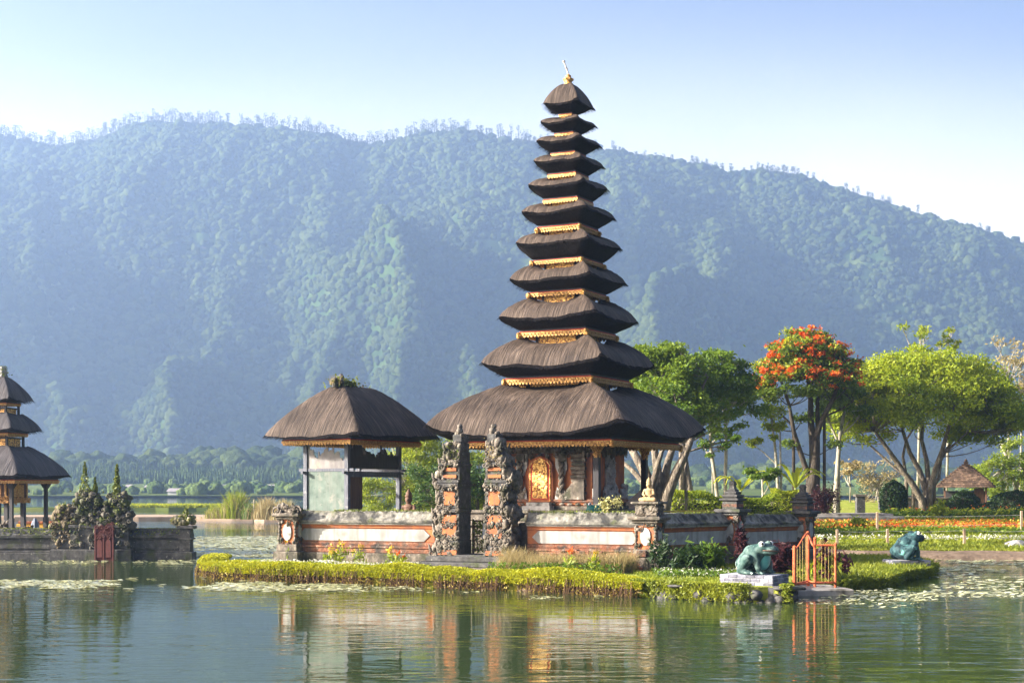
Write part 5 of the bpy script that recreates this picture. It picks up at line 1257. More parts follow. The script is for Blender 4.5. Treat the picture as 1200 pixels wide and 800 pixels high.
# the crown spreads wide in layers: lit dome, dark flat underside
for (px,py,dy,rx,rz,k) in [(1080,420,0,2.2,.9,1)]: pass
cx = W(1085,508,Y,B_)
cl = dome(cx[0], 0, cx[2], 6.4, 6.1, 210, 1.15, .58, .4, zmin=.02, ry=4.8)
for (px,py) in [(975,500),(985,512),(1000,508),(1015,515),(1150,512),(1165,516),(1178,505),(1130,515),(1190,495),(1040,510),(1118,512)]: cl.append((W(px,py,Y+rng.uniform(-1.5,1.5),B_),(.8,.8,.45),.8))
cl += dome(W(1008,500,Y,B_)[0], -1, W(1008,500,Y,B_)[2], 2.7, 4.4, 52, .8, .40, .3, ry=2.4)
cl += dome(W(1165,505,Y,B_)[0], .6, W(1165,508,Y,B_)[2], 2.6, 3.3, 46, .85, .42, .25, ry=2.4)
tree('broad_tree', B_, 'broad spreading tree with pale forked trunk in front of the tiled hut', stems, cl, leafmat('leaf_broad',(.08,.16,.010),(.38,.42,.026),.42,.35), M['bark'], 330, .22, .11, .3)
# flame tree
Y = 93.; X = GX(945,Y); B_ = (X,Y,ground(X,Y))
stems = [st([(947,605),(948,585),(953,560),(955,535),(953,515)],0,.48,.30,Y,B_), st([(953,520),(962,495),(975,470),(985,445),(992,425)],-1,.24,.06,Y,B_), st([(953,522),(950,490),(950,462),(945,435),(935,410)],1,.26,.06,Y,B_), st([(948,560),(938,530),(930,505),(925,475),(915,445),(905,420)],-1,.20,.05,Y,B_),
         st([(958,505),(958,470),(965,440),(965,410)],1.5,.16,.05,Y,B_), st([(930,500),(915,485),(900,470)],0,.10,.04,Y,B_), st([(966,488),(985,480),(1000,470)],0,.10,.04,Y,B_)]
cx = W(942,470,Y,B_); cl = dome(cx[0], 0, cx[2], 3.3, 4.6, 130, .66, .34, .45, ry=2.8, zmin=.08)
for (px,py) in [(905,468),(898,480),(985,470),(995,440),(1000,425),(910,500),(925,520),(978,520),(940,490)]: w_ = W(px,py,Y,B_); cl.append((w_,(.7,.7,.32),1))
ft = tree('flame_tree', B_, 'tree with bright orange red blossom over a thick dark forked trunk', stems, cl, leafmat('leaf_flame',(.03,.075,.012),(.16,.22,.022),.4,.4), M['bark_dark'], 190, .24, .11, .4)
A1 = []; A2 = []
for (c,r,k) in cl:
    c = np.array(c)
    if c[2] > cx[2]+.9 and rng.random() < .93:
        for q in range(rng.integers(2,6)):
            o = c+np.array([rng.uniform(-1.1,1.1)*r[0],rng.uniform(-1.1,.4)*r[0],r[2]*rng.uniform(-.5,1.5)]); n = rng.integers(12,34); A1.append(o+rng.normal(size=(n,3))*np.array([.13,.13,.08]))
        if rng.random()<.75: o = c+np.array([rng.uniform(-.8,.8)*r[0],rng.uniform(-1,.3)*r[0],r[2]*.6]); A2.append(o+rng.normal(size=(50,3))*np.array([.28,.28,.12]))
np_mesh('blossom', *leaf_quads(np.concatenate(A1),.16,.13,.4), M['bloom_red'], ft)
np_mesh('yellow_leaves', *leaf_quads(np.concatenate(A2),.2,.12,.4), M['leaf_lime'], ft)
# tree behind the pagoda with pale many-limbed trunk (its limbs show under the eaves)
Y = 66.; X = GX(772,Y); B_ = (X,Y,.3)
stems = [st([(768,606),(768,585),(760,562),(748,540),(738,522)],1,.34,.16,Y,B_), st([(772,606),(773,575),(770,548),(766,520),(760,490)],.5,.30,.10,Y,B_), st([(776,606),(782,580),(793,552),(804,530),(812,510)],-.5,.32,.12,Y,B_),
         st([(772,600),(778,565),(783,540),(792,515),(800,490)],1.5,.26,.09,Y,B_), st([(770,600),(758,570),(742,552),(728,540)],1.5,.2,.08,Y,B_), st([(768,600),(764,570),(772,540),(780,515)],-.6,.2,.08,Y,B_), st([(804,530),(822,524),(845,518),(860,516)],.5,.07,.03,Y,B_), st([(760,556),(752,530),(748,510)],-.4,.12,.06,Y,B_)]
cl = []
for (px,py,dy) in [(770,470,2),(790,455,3),(760,450,3),(800,480,1)]: w_ = W(px,py,Y+dy,B_); cl.append((w_,(.8,.8,.4),1))
for (px,py) in [(862,514),(850,520),(842,512),(815,505),(825,522)]: w_ = W(px,py,Y,B_); cl.append((w_,(.35,.35,.2),.4))
tree('old_tree', B_, 'old tree with pale bare limbs seen below the right eaves of the big pagoda', stems, cl, M['leaf'], M['bark'], 200, .2, .09)
# leafy tree whose crown fills the space right of the pagoda
Y = 84.; X = GX(812,Y); B_ = (X,Y,ground(X,Y))
stems = [st([(812,596),(806,560),(800,520),(796,480)],0,.22,.12,Y,B_), st([(800,520),(780,480),(770,445)],1,.12,.05,Y,B_), st([(798,500),(815,470),(830,440)],-1,.12,.05,Y,B_)]
c0 = W(782,492,Y,B_); cl = dome(c0[0],0,c0[2],2.7,4.5,84,.72,.40,.35,ry=2.4)
c0 = W(760,450,Y,B_); cl += dome(c0[0],0,c0[2],1.2,2.3,14,.6,.36,.4)
for k in range(26): cl.append((W(rng.uniform(765,850),rng.uniform(470,508),Y+rng.uniform(-1.5,1.5),B_),(.6,.6,.34),.7))
tree('leafy_tree', B_, 'green leafy tree rising directly behind the right roof tips of the pagoda', stems, cl, leafmat('leaf_mid',(.045,.105,.012),(.20,.27,.022),.42,.45), M['bark'], 230, .24, .11)
Y = 88.; X = GX(848,Y); B_ = (X,Y,ground(X,Y))
stems = [st([(842,598),(838,560),(832,520),(835,480),(840,450)],0,.14,.08,Y,B_), st([(850,598),(850,560),(851,520),(850,485),(852,450)],.5,.13,.07,Y,B_), st([(835,540),(828,530),(824,515)],0,.05,.03,Y,B_)]
c0 = W(838,488,Y,B_); cl = dome(c0[0],0,c0[2],2.8,4.3,100,.70,.38,.3,ry=2.2)
for (px,py,s) in [(828,520,.5),(838,505,.6),(818,508,.45),(853,505,.6),(860,512,.4),(868,498,.5),(846,525,.35),(832,533,.35)]: w_ = W(px,py,Y,B_); cl.append((w_,(s,s,s*.5),s))
tree('twin_stem_tree', B_, 'tree with two thin pale stems between the pagoda and the flame tree', stems, cl, leafmat('leaf_mid2',(.04,.095,.012),(.16,.24,.022),.42,.45), M['bark_pale'], 240, .24, .11)
# slender trees by the flame tree
Y = 90.; X = GX(912,Y); B_ = (X,Y,ground(X,Y))
stems = [st([(913,600),(911,560),(908,520),(904,490)],0,.13,.06,Y,B_), st([(916,600),(915,550),(914,505)],.3,.09,.05,Y,B_), st([(911,545),(895,530),(882,520)],0,.05,.02,Y,B_)]
cl = []
for (px,py,s) in [(903,488,.75),(910,500,.6),(900,500,.5),(915,480,.6),(898,476,.5),(882,519,.55),(888,516,.4),(906,512,.4),(916,497,.5)]: w_ = W(px,py,Y,B_); cl.append((w_,(s,s,s*.55),s))
tree('slender_tree', B_, 'slender tree with small yellow green tufts left of the dark trunk', stems, cl, M['leaf_bright'], M['bark_pale'], 260, .22, .10)
Y = 96.; X = GX(980,Y); B_ = (X,Y,ground(X,Y))
stems = [st([(979,600),(980,570),(982,540),(984,510),(990,480)],0,.20,.10,Y,B_), st([(983,520),(972,495),(968,470)],0,.09,.04,Y,B_)]
c0 = W(985,498,Y,B_); cl = dome(c0[0],0,c0[2],1.9,3.2,34,.62,.36,.35)
tree('pale_stem_tree', B_, 'tree with a single pale stem squeezed between flame tree and broad tree', stems, cl, leafmat('leaf_mid3',(.04,.09,.012),(.15,.21,.022),.42,.45), M['bark_pale'], 230, .24, .11)
# papaya-like young tree
Y = 80.; X = GX(893,Y); B_ = (X,Y,ground(X,Y))
stems = [st([(893,600),(894,580),(893,560)],0,.08,.05,Y,B_)]
cl = []
for k in range(12): a = k*2.4; cl.append(((.75*math.cos(a),.75*math.sin(a),W(893,555,Y,B_)[2]+.25*math.sin(k*1.7)),(.34,.34,.12),.5))
tree('young_tree', B_, 'small dark young tree with drooping star of leaves on a thin stem', stems, cl, M['leaf'], M['bark_pale'], 200, .26, .12, tr=.02)
# banana-like bright plants
def banana(px, py, h, Y, label, n=7):
    X = GX(px,Y); z = GZ(X,Y); h += P(px,py,Y).z-z; t = thing('banana_plant', (X,Y,z), 0, label, 'plant', 'banana plants behind the wall')
    b = MB(); b.lathe((0,0,0),[(.10,0),(.08,h*.45),(.05,h*.55)],8); b.build('stem', plain('banana_stem',(.30,.34,.12)), t)
    b = MB()
    for k in range(n):
        a = k*2.4+rng.uniform(0,.8); L_ = h*rng.uniform(.5,.85); pts = []; ra = rng.uniform(.35,.85); dr = rng.uniform(.25,.8)
        V = []; F = []
        for i in range(8):
            u = i/7; r = L_*u*ra; z_ = h*.5+L_*(u*(1.15-ra*.5)-dr*u*u*u); w_ = .13*math.sin(max(.08,u)*math.pi*.93)**.7*h*.35
            c = np.array([r*math.cos(a),r*math.sin(a),z_]); s = np.array([-math.sin(a),math.cos(a),0])
            V += [tuple(c-s*w_+[0,0,.06]), tuple(c), tuple(c+s*w_+[0,0,.06])]
        for i in range(7): F += [(i*3,i*3+1,i*3+4,i*3+3),(i*3+1,i*3+2,i*3+5,i*3+4)]
        b.add(V,F)
    b.build('leaves', M['leaf_lime'], t, True); return t
banana(868,590,2.6,86,'bright banana plant with slanting leaves left of the slender tree'); banana(932,590,2.9,88,'bright banana plant just left of the dark flame tree trunk',9)
# light bamboo thicket behind the gate
Y = 80.; X = GX(520,Y); B_ = (X,Y,.3)
stems = []
for k in range(16):
    px = rng.uniform(455,600); stems.append(st([(px,606),(px+rng.uniform(-6,6),565),(px+rng.uniform(-20,20),525)],0,.05,.02,Y,B_))
cl = []
for k in range(150):
    px = rng.uniform(418,575); py = rng.uniform(508,598)
    top = np.interp(px,[418,430,470,500,530,560,580],[590,560,520,510,512,535,560])
    if py < top: continue
    w_ = W(px,py,Y+rng.uniform(-1.5,1.5),B_); s = rng.uniform(.45,.8); cl.append((w_,(s,s,s*.6),s))
tree('bamboo_thicket', B_, 'light green bamboo thicket filling the view through the pavilion and gate', stems, cl, leafmat('leaf_bamboo',(.10,.165,.02),(.30,.34,.04),.5,.35), M['bark_pale'], 260, .26, .06, .2, tr=.015, cat='bamboo')
Y = 77.; X = GX(560,Y); B_ = (X,Y,.3)
cl = []
for k in range(56):
    px = rng.uniform(480,625); py = rng.uniform(545,600); w_ = W(px,py,Y+rng.uniform(-1,1),B_); s = rng.uniform(.4,.7); cl.append((w_,(s,s,s*.7),s))
tree('dark_bush', B_, 'dark green bush behind the gate opening, in front of the bamboo', [st([(560,604),(560,570)],0,.1,.05,Y,B_)], cl, leafmat('leaf_bushd',(.02,.05,.015),(.08,.14,.03),.35,.5), M['bark_dark'], 220, .2, .09, tr=.02, cat='bush')
# right edge trees
Y = 112.; X = GX(1190,Y); B_ = (X,Y,ground(X,Y))
stems = [st([(1190,600),(1190,570),(1182,540),(1172,520)],0,.2,.07,Y,B_), st([(1190,575),(1200,545),(1205,520)],0,.14,.05,Y,B_)]
cl = []
for k in range(64):
    px = rng.uniform(1142,1240); py = rng.uniform(512,580)
    if py < np.interp(px,[1142,1165,1190,1240],[545,520,512,515]): continue
    w_ = W(px,py,Y+rng.uniform(-2,2),B_); s = rng.uniform(.5,.9); cl.append((w_,(s,s,s*.6),s))
tree('light_tree', B_, 'light green loose tree behind the hut at the right picture edge', stems, cl, leafmat('leaf_light',(.10,.17,.02),(.28,.33,.04),.5,.4), M['bark_pale'], 150, .28, .12)
def bare(px, py0, py1, Y, label, spread, leafy):
    X = GX(px,Y); z = GZ(X,Y)-.1; B_ = (X,Y,z); h = P(px,py1,Y).z-z
    stems = [([(0,0,0),(.05*h*.2,0,h*.4),(rng.uniform(-.03,.03)*h,0,h*.75)],[.006*h+.04,.005*h+.03,.03])]; cl = []
    for k in range(9): a = k*2.4; r = spread*rng.uniform(.3,1); cl.append(((r*math.cos(a),r*math.sin(a),h*rng.uniform(.72,1)),(spread*.45,spread*.45,spread*.25),1))
    return tree('thin_tree', B_, label, stems, cl, leafy, M['bark_pale'], 46, .34, .16, group='thin pale trees on the slope behind the garden', tr=.05)
bare(1075,520,378,122,'tall thin pale tree poking out above the middle of the broad crown',1.3,M['leaf_bright']); bare(1109,520,385,124,'shorter thin pale tree beside the one above the broad crown',1.0,M['leaf_bright'])
bare(1180,520,400,121,'thin pale bare tree with some yellow leaves near the right edge',2.2,M['leaf_dry']); bare(1195,520,420,123,'thin pale bare tree nearest the right edge',1.6,M['leaf_dry']); bare(996,610,540,118,'thin pale sapling just left of the small stone post',.9,M['leaf_dry'])
# dry pale bush behind the broad tree
Y = 118.; X = GX(1030,Y); B_ = (X,Y,ground(X,Y)); cl = []
for k in range(40): w_ = W(rng.uniform(1005,1052),rng.uniform(540,592),Y+rng.uniform(-1,1),B_); s = rng.uniform(.4,.8); cl.append((w_,(s,s,s*.6),s))
tree('dry_bush', B_, 'pale dry yellowish bush seen left of the forked trunk', [st([(1030,598),(1028,570)],0,.1,.05,Y,B_)], cl, M['leaf_dry'], M['bark_pale'], 90, .24, .08, cat='bush')
# ------------------------------------------------------------------ clipped shrubs and hedges
def shrub(name, px, py0, py1, wpx, Y, label, leaf, n, prof=2.6, cat='shrub', group=None, L_=.16, dens=1):
    X = GX(px,Y); z = P(px,py0,Y).z; h = (py0-py1)/FPX*Y; r = wpx/2/FPX*Y
    t = thing(name, (X,Y,z), 0, label, cat, group)
    u = rng.random(n); a = rng.random(n)*6.28; zz_ = u*h; sh = (1-np.abs(2*u-.9)**prof*.75)*(.82+.3*rng.random(n)); sh = np.clip(sh,.05,1.2)
    np_mesh('foliage', *leaf_quads(np.c_[r*sh*np.cos(a), r*sh*np.sin(a), zz_], L_, L_*.5, .2), leaf, t)
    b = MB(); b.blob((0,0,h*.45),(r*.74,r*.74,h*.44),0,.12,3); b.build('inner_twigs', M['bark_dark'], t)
    return t
shrub('clipped_shrub',1047,606,562,29,97,'tall dark clipped shrub column left of the broad tree trunk',M['leaf_dark'],5200,4)
shrub('clipped_shrub',1130,604,574,34,96,'rounded dark clipped shrub in front of the tiled hut',M['leaf_dark'],4200,2.4)
shrub('clipped_shrub',1192,606,574,54,98,'wide dark clipped shrub right of the hut at the picture edge',M['leaf_dark'],6000,5)
shrub('low_shrub',1110,608,588,28,95,'low dark shrub between the forked trunk and the round shrub',M['leaf_dark'],2600,2.4)
shrub('low_shrub',1160,608,588,34,95,'low dark shrub below the right end of the hut roof',M['leaf_dark'],3000,2.4)
def hedge(px0, px1, py0, py1, Y, label, leaf, n, d=.9, L_=.14):
    x0, x1 = GX(px0,Y), GX(px1,Y); z0 = .44 if Y < 78 else GZ(x0,Y); h = P(0,py1,Y).z-z0
    t = thing('hedge', ((x0+x1)/2,Y,z0), 0, label, 'hedge'); w_ = (x1-x0)/2
    x = rng.uniform(-1,1,n)*w_; top = h*(.86+.28*vnoise(x*1.3,x*0,int(px0))); q = rng.random(n)
    y = np.where(q<.5, -d*(.9+.2*rng.random(n)), rng.uniform(-d,d,n)); z = np.where(q<.5, rng.random(n)*top, top*(.9+.15*rng.random(n)))
    np_mesh('foliage', *leaf_quads(np.c_[x,y,z],L_,L_*.5,.3), leaf, t)
    b = MB(); b.bev(-w_*.97,w_*.97,-d*.85,d*.85,-.1,h*.8,.1); b.build('inner_twigs', M['bark_dark'], t); return t
hedge(784,862,606,578,74,'bright topped green hedge behind the shaded wall beside the old tree',M['leaf_bright'],6500)
hedge(868,912,606,582,75,'leafy green hedge between the two stupa topped pillars',M['leaf_bright'],4500)
hedge(905,935,602,572,80,'brighter raised green hedge just behind the far stupa pillar',M['leaf_lime'],3000,.8)
# dark dishevelled bushes by the path
def bushy(name, px, py0, py1, wpx, Y, label, leaf, n=1800, cat='bush', H=None, up=.2, L_=.22, W_=.05, group=None, zb=None):
    X = GX(px,Y); z = zb if zb is not None else (GZ(X,Y) if Y > 62 else .42 if X < 9.0 else .27); h = P(px,py1,Y).z-z; r = wpx/2/FPX*Y; t = thing(name, (X,Y,z), 0, label, cat, group)
    k = max(3,n//300); C_ = np.c_[rng.normal(size=k)*r*.45, rng.normal(size=k)*r*.3, rng.uniform(.25,.8,k)*h]; j = rng.integers(0,k,n)
    np_mesh('foliage', *leaf_quads(C_[j]+rng.normal(size=(n,3))*np.array([r*.26,r*.26,h*.17]), L_, W_, up), leaf, t)
    b = MB()
    for c in C_: b.tube(curve((0,0,-.05),tuple(c),(0,0,-.05)), list(np.linspace(.03,.01,6)),4)
    b.build('stems', M['bark_dark'], t); return t
bushy('dark_leaf_plant',968,606,574,36,90,'dark purple leaved bush with pale flecks beside the garden path',M['leaf_maroon'],2200)
bushy('dark_leaf_plant',938,606,584,26,86,'dark purple leaved bush at the foot of the flame tree',M['leaf_maroon'],1200)
# ------------------------------------------------------------------ hut
Y = 106.; X = GX(1132,Y); z0 = ground(X,Y)-.05
t = thing('garden_hut', (X,Y,z0), R(-20), 'small dark open hut with a steep red brown tiled roof', 'hut')
hz = lambda py: CAMZ-(py-HOR)/FPX*Y-z0
M['tile'] = mat('tile', [(.3,(.05,.032,.022)),(.55,(.125,.078,.052)),(.75,(.24,.17,.12))], scale=5, bump=.7, bdist=.05, rand=(.55,1.35))
b = MB(); H_ = 2.0; zt_, ze = hz(542), hz(570)
b.lathe((0,0,ze-.06),[(H_,0),(.06,zt_-ze-.02)],4,0,sq=True); rf = b.build('roof', M['brownwood'], t)
b = MB()
for k in range(4):
    nrow = 13
    for r in range(nrow):
        t0 = r/nrow; L_ = H_*(1-t0)*1.02; n = max(1,int(2*L_/.26)); zr_ = ze+(zt_-ze)*t0**.92; d = H_*(1-t0)
        for i in range(n):
            u = -L_+2*L_*(i+.5)/n; q = Matrix.Rotation(k*math.pi/2,4,'Z'); b.M = q
            b.box((u,-d-.02+.05,zr_+.04+random.uniform(-.012,.012)),(2*L_/n*.94,.30,.035),0,rx=math.atan2(zt_-ze,H_)*.92); b.M = None
b.build('roof_tiles', M['tile'], rf)
b = MB(); b.lathe((0,0,zt_-.05),[(.16,0),(.2,.1),(.1,.18),(.12,.24),(.03,.34)],8); b.build('roof_finial', M['tile'], rf)
b = MB(); b.bbox(-1.45,1.45,-.6,1.45,0,hz(575)); b.build('wall', M['darkwood'], t)
for sx in (-1,1): b = MB(); b.bbox(sx*1.45-.07,sx*1.45+.07,-1.45,-1.3,0,ze); b.build('post', M['brownwood'], t)
b = MB(); b.bbox(.6,1.3,-.64,-.602,.3,1.5); b.build('door', M['brownwood'], t)
t = thing('low_garden_wall', (GX(1085,103),103,ground(GX(1085,103),103)), 0, 'low dark stone wall running behind the broad tree to the hut', 'wall'); b = MB(); b.bev(-3.4,3.6,-.2,.2,-.2,.75,.03); b.build('wall_body', M['stone_dark'], t); b = MB(); b.bev(-3.5,3.7,-.28,.28,.752,.88,.03); b.build('coping', M['stone'], t)
t = thing('stone_post', (GX(1008,97),97,ground(GX(1008,97),97)), 0, 'short square stone post with flat cap at the end of the path', 'post'); b = MB(); b.bev(-.28,.28,-.28,.28,-.2,1.15,.03); b.build('shaft', M['stone_dark'], t); b = MB(); b.bev(-.38,.38,-.38,.38,1.152,1.32,.03); b.build('cap', M['stone'], t)
# dark roof behind the old tree
Y = 78.; X = GX(765,Y); t = thing('dark_shelter', (X,Y,.5), R(-15), 'dark shelter roof half hidden behind the old tree limbs', 'shelter'); b = MB(); b.lathe((0,0,1.45),[(2.0,0),(1.0,.8),(.3,1.5)],4,0,sq=True); b.build('roof', M['thatch_cut'], t); b = MB(); b.bbox(-1.5,.75,-.9,.9,-.2,1.45); b.build('wall', M['darkwood'], t)
# blue tarpaulin and bamboo rail behind the shaded wall
t = thing('blue_tarpaulin', (GX(812,63),63,.44), R(8), 'folded blue tarpaulin heap behind the shaded wall', 'tarpaulin'); b = MB(); V = []; F = []
for i in range(15):
    for j in range(5): V.append((-1.9+3.8*i/14, (-.5+j*.25), (1.62+.22*float(vnoise(np.array([i*.6]),np.array([j*.7]),3)[0]) if 0<j<4 else -.1)))
for i in range(14):
    for j in range(4): F.append((i*5+j, (i+1)*5+j, (i+1)*5+j+1, i*5+j+1))
b.add(V,F); tag(b.build('tarp_sheet', plain('tarp',(.02,.09,.14),.45), t, True))
t = thing('bamboo_rail', (GX(808,58.5),58.5,.44), R(28), 'yellow bamboo rail lying along the top of the shaded wall', 'rail'); b = MB(); b.tube([(-2.2,0,1.86),(0,0,1.88),(2.2,0,1.86)],[.035]*3,8); b.build('pole', plain('bamboo',(.55,.36,.06)), t); b = MB(); 
for x in (-2.0,0,2.0): b.tube([(x,0,-.2),(x,0,1.84)],.03,6)
b.build('rail_support', plain('bamboo2',(.45,.36,.14)), t)
# ------------------------------------------------------------------ flower rows on the shore
def row(label, name, X0, X1, Y0_, Y1_, n, h, parts):
    t = thing(name, ((X0+X1)/2,(Y0_+Y1_)/2,0), 0, label, 'flower bed', 'flower rows on the shore lawn'); cx_, cy_ = (X0+X1)/2,(Y0_+Y1_)/2
    for (nm, m_, frac, zo, L_, W_, kind) in parts:
        k = int(n*frac); X = rng.uniform(X0,X1,k); Y = rng.uniform(Y0_,Y1_,k); ok = vnoise(X*.9,Y*1.5,int(Y0_)+len(nm)) > (.5 if m_ is M['bloom_white'] else .30); X, Y = X[ok], Y[ok]; Z = np.array([GZ(a,b_) for a,b_ in zip(X,Y)])
        if kind == 'blade': V, Q = blades(np.c_[X-cx_,Y-cy_,Z], rng.uniform(.5,1,len(X))*h, W_, .3)
        else: V, Q = leaf_quads(np.c_[X-cx_,Y-cy_,Z+zo*h+rng.random(len(X))*h*.45], L_, W_, .4)
        tag(np_mesh(nm, V, Q, m_, t), kind='stuff')
    return t
row('long row of orange red flowers across the middle of the shore lawn','flower_bed',13,42,79.0,81.2,9500,.42,[('leaves',M['leaf_bright'],.6,.1,.16,.07,'q'),('flowers',M['bloom_red'],.30,.5,.12,.10,'q'),('pale_flowers',M['bloom_yellow'],.10,.5,.10,.09,'q')])
row('row of pale yellow and pink flowers just behind the orange red row','flower_bed',13,42,83.5,85.5,7000,.36,[('leaves',M['leaf_lime'],.6,.1,.16,.07,'q'),('flowers',M['bloom_yellow'],.25,.5,.10,.09,'q'),('red_flowers',M['bloom_red'],.16,.5,.10,.09,'q')])
row('row of leafy green seedlings in front of the orange red row','flower_bed',13,42,75.5,77.2,6000,.40,[('leaves',M['leaf_bright'],.7,.2,.22,.10,'q'),('dark_leaves',M['leaf'],.3,.4,.24,.11,'q')])
row('row of white flowers nearest the water on the shore lawn','flower_bed',13,42,71.2,73.4,3600,.34,[('leaves',M['leaf_lime'],.4,.1,.16,.08,'q'),('flowers',M['bloom_white'],.6,.4,.10,.09,'q')])
row('row of big leafy plants at the foot of the dark shrubs','flower_bed',24,42,90.0,92.0,3400,.75,[('leaves',M['leaf'],.55,.2,.36,.13,'q'),('bright_leaves',M['leaf_lime'],.25,.4,.32,.10,'q'),('red_flowers',M['bloom_red'],.05,.7,.12,.10,'q')])
for i,(px,py,Y) in enumerate(((1187,640,77),(1096,604,88),(1010,622,80))): bushy('leafy_plant',px,py,py-16,22,Y,('bright leafy plant by the right fence post','bright leafy plant under the forked trunk','bright leafy plant in the orange flower row')[i],M['leaf_bright'],700,'plant',L_=.26,W_=.08)
# ------------------------------------------------------------------ wire fences
def fence(label, posts, h, wires):
    a = posts[0]; t = thing('wire_fence', (a[0],a[1],0), 0, label, 'fence', 'wire fences on the shore lawn')
    for (x,y) in posts:
        b = MB(); z = GZ(x,y); b.lathe((x-a[0],y-a[1],z-.2),[(.055,0),(.055,h+.2),(.04,h+.23)],4,0,sq=True); b.build('fence_post', M['post'], t)
    b = MB()
    for q in wires:
        for (p_,r_) in zip(posts,posts[1:]):
            A = Vector((p_[0]-a[0],p_[1]-a[1],GZ(*p_)+q)); C_ = Vector((r_[0]-a[0],r_[1]-a[1],GZ(*r_)+q)); b.tube([A,A.lerp(C_,.5)-Vector((0,0,.06)),C_],.010,4)
    b.build('wire', M['stone_pale'], t)
M['post'] = mat('post',[(.3,(.30,.20,.13)),(.7,(.46,.33,.23))],scale=5)
fence('taller wire fence with pale orange posts behind the flower rows', [(GX(1028,77),77),(GX(1112,77.5),77.5),(GX(1197,78),78),(GX(1290,78),78)][0:1]+[(GX(1197,78),78),(GX(1370,79),79)], 1.15, (.45,.95))
fence('low wire fence with short pale posts close to the water', [(GX(981,69.5),69.5),(GX(1040,69.8),69.8),(GX(1130,70),70),(GX(1230,70),70)], .75, (.35,.68))
# rock at right edge
t = thing('pale_rock', (GX(1190,69),69,.35), 0, 'pale grey rock on the shore lawn at the right picture edge', 'rock'); b = MB(); b.blob((0,0,.1),(.55,.35,.30),0,.18,2); b.blob((.5,.1,.08),(.45,.3,.24),0,.18,2); b.build('rock_body', M['stone_pale'], t)
# ------------------------------------------------------------------ front hedge of the island
def front_hedge():
    t = thing('clipped_hedge', (0,47,0), 0, 'long low yellow green clipped hedge along the front edge of the island', 'hedge')
    path = [Vector((-11.6,56.0)),Vector((-10.95,52.6)),Vector((-8.85,50.2)),Vector((-5.75,48.9)),Vector((-2.75,47.2)),Vector((0,45.6)),Vector((2.55,43.85)),Vector((4.2,42.6))]
    pp = [path[0]*2-path[1]]+path+[path[-1]*2-path[-2]]; sm_ = []
    for i in range(1,len(pp)-2):
        for j in range(8):
            u = j/8; a0,a1,a2,a3 = pp[i-1:i+3]; sm_.append(.5*((2*a1)+(a2-a0)*u+(2*a0-5*a1+4*a2-a3)*u*u+(3*a1-a0-3*a2+a3)*u**3))
    path = sm_+[path[-1]]
    seg = [(a,b,(b-a).length) for a,b in zip(path,path[1:])]; tot = sum(q[2] for q in seg)
    def at(s):
        for a,b,l in seg:
            if s <= l: d = (b-a)/l; return a+d*s, d
            s -= l
        return path[-1], (path[-1]-path[-2]).normalized()
    n = 56000; P1 = []; ss = rng.random(n)*tot; sect = rng.random(n)
    for s, q in zip(ss, sect):
        c, d = at(s); nr_ = Vector((d.y,-d.x)); top = .62+.05*math.sin(s*1.1)+.16*(vnoise(np.array([s*1.7]),np.array([.5]),2)[0]-.5)
        fade = min(1,(tot-s)/2.5+.25)
        w_ = .55
        # rounded section: front face, top, and inside edge
        if q < .42: o = w_*(.95+.12*random.random()); z = .26+(top-.26)*random.random()**.8
        else: o = random.uniform(-w_,w_); z = top*(1-.10*abs(o/w_)**3)+random.uniform(-.05,.05)
        k = max(0,(z-.35)/(top-.35))**4*.16 if o > .3 else 0
        P1.append((c.x+nr_.x*(o-k), c.y+nr_.y*(o-k)-47, .42+(z-.42)*fade if z>.42 else z))
    np_mesh('foliage', *leaf_quads(np.array(P1),.085,.05,.45), M['leaf_hedge'], t)
    b = MB()
    for i in range(2600):
        s = random.random()*(tot-.3); c, d = at(s); nr_ = Vector((d.y,-d.x)); o = random.uniform(.28,.62); q = c+nr_*o; r = c+nr_*(o+random.uniform(-.15,.12))
        if vnoise(np.array([s*2.3]),np.array([.2]),9)[0] < .25: continue
        b.tube([(q.x,q.y-47,.46),(r.x+random.uniform(-.05,.05),r.y-47,.2),(r.x+random.uniform(-.08,.08),r.y-47,-.05)],[.008,.010,.006],3)
    b.build('hanging_twigs', M['twig'], t)
    k = 2600; ss = rng.random(k)*tot; P2 = []
    for s in ss: c, d = at(s); nr_ = Vector((d.y,-d.x)); o = random.uniform(.5,.68); P2.append((c.x+nr_.x*o,c.y+nr_.y*o-47,random.uniform(.0,.3)))
    np_mesh('low_leaves', *leaf_quads(np.array(P2),.07,.035,.1), leafmat('leaf_rust',(.14,.07,.02),(.34,.30,.04),.3,1.5), t)
front_hedge()
# earth core under the hedge so nothing shows through
b = MB(); pts = ISLE_F
for (a,c) in zip(pts,pts[1:]):
    a, c = Vector(a), Vector(c); m_ = (a+c)/2; L_ = (c-a).length; an = math.atan2((c-a).y,(c-a).x); n_ = Vector((-(c-a).y,(c-a).x)).normalized()
    q = m_+n_*.35; b.box((q.x,q.y,.0),(L_*1.02,.7,.99),0,an)
tag(b.build('earth_edge_ground', M['soil']), kind='structure')
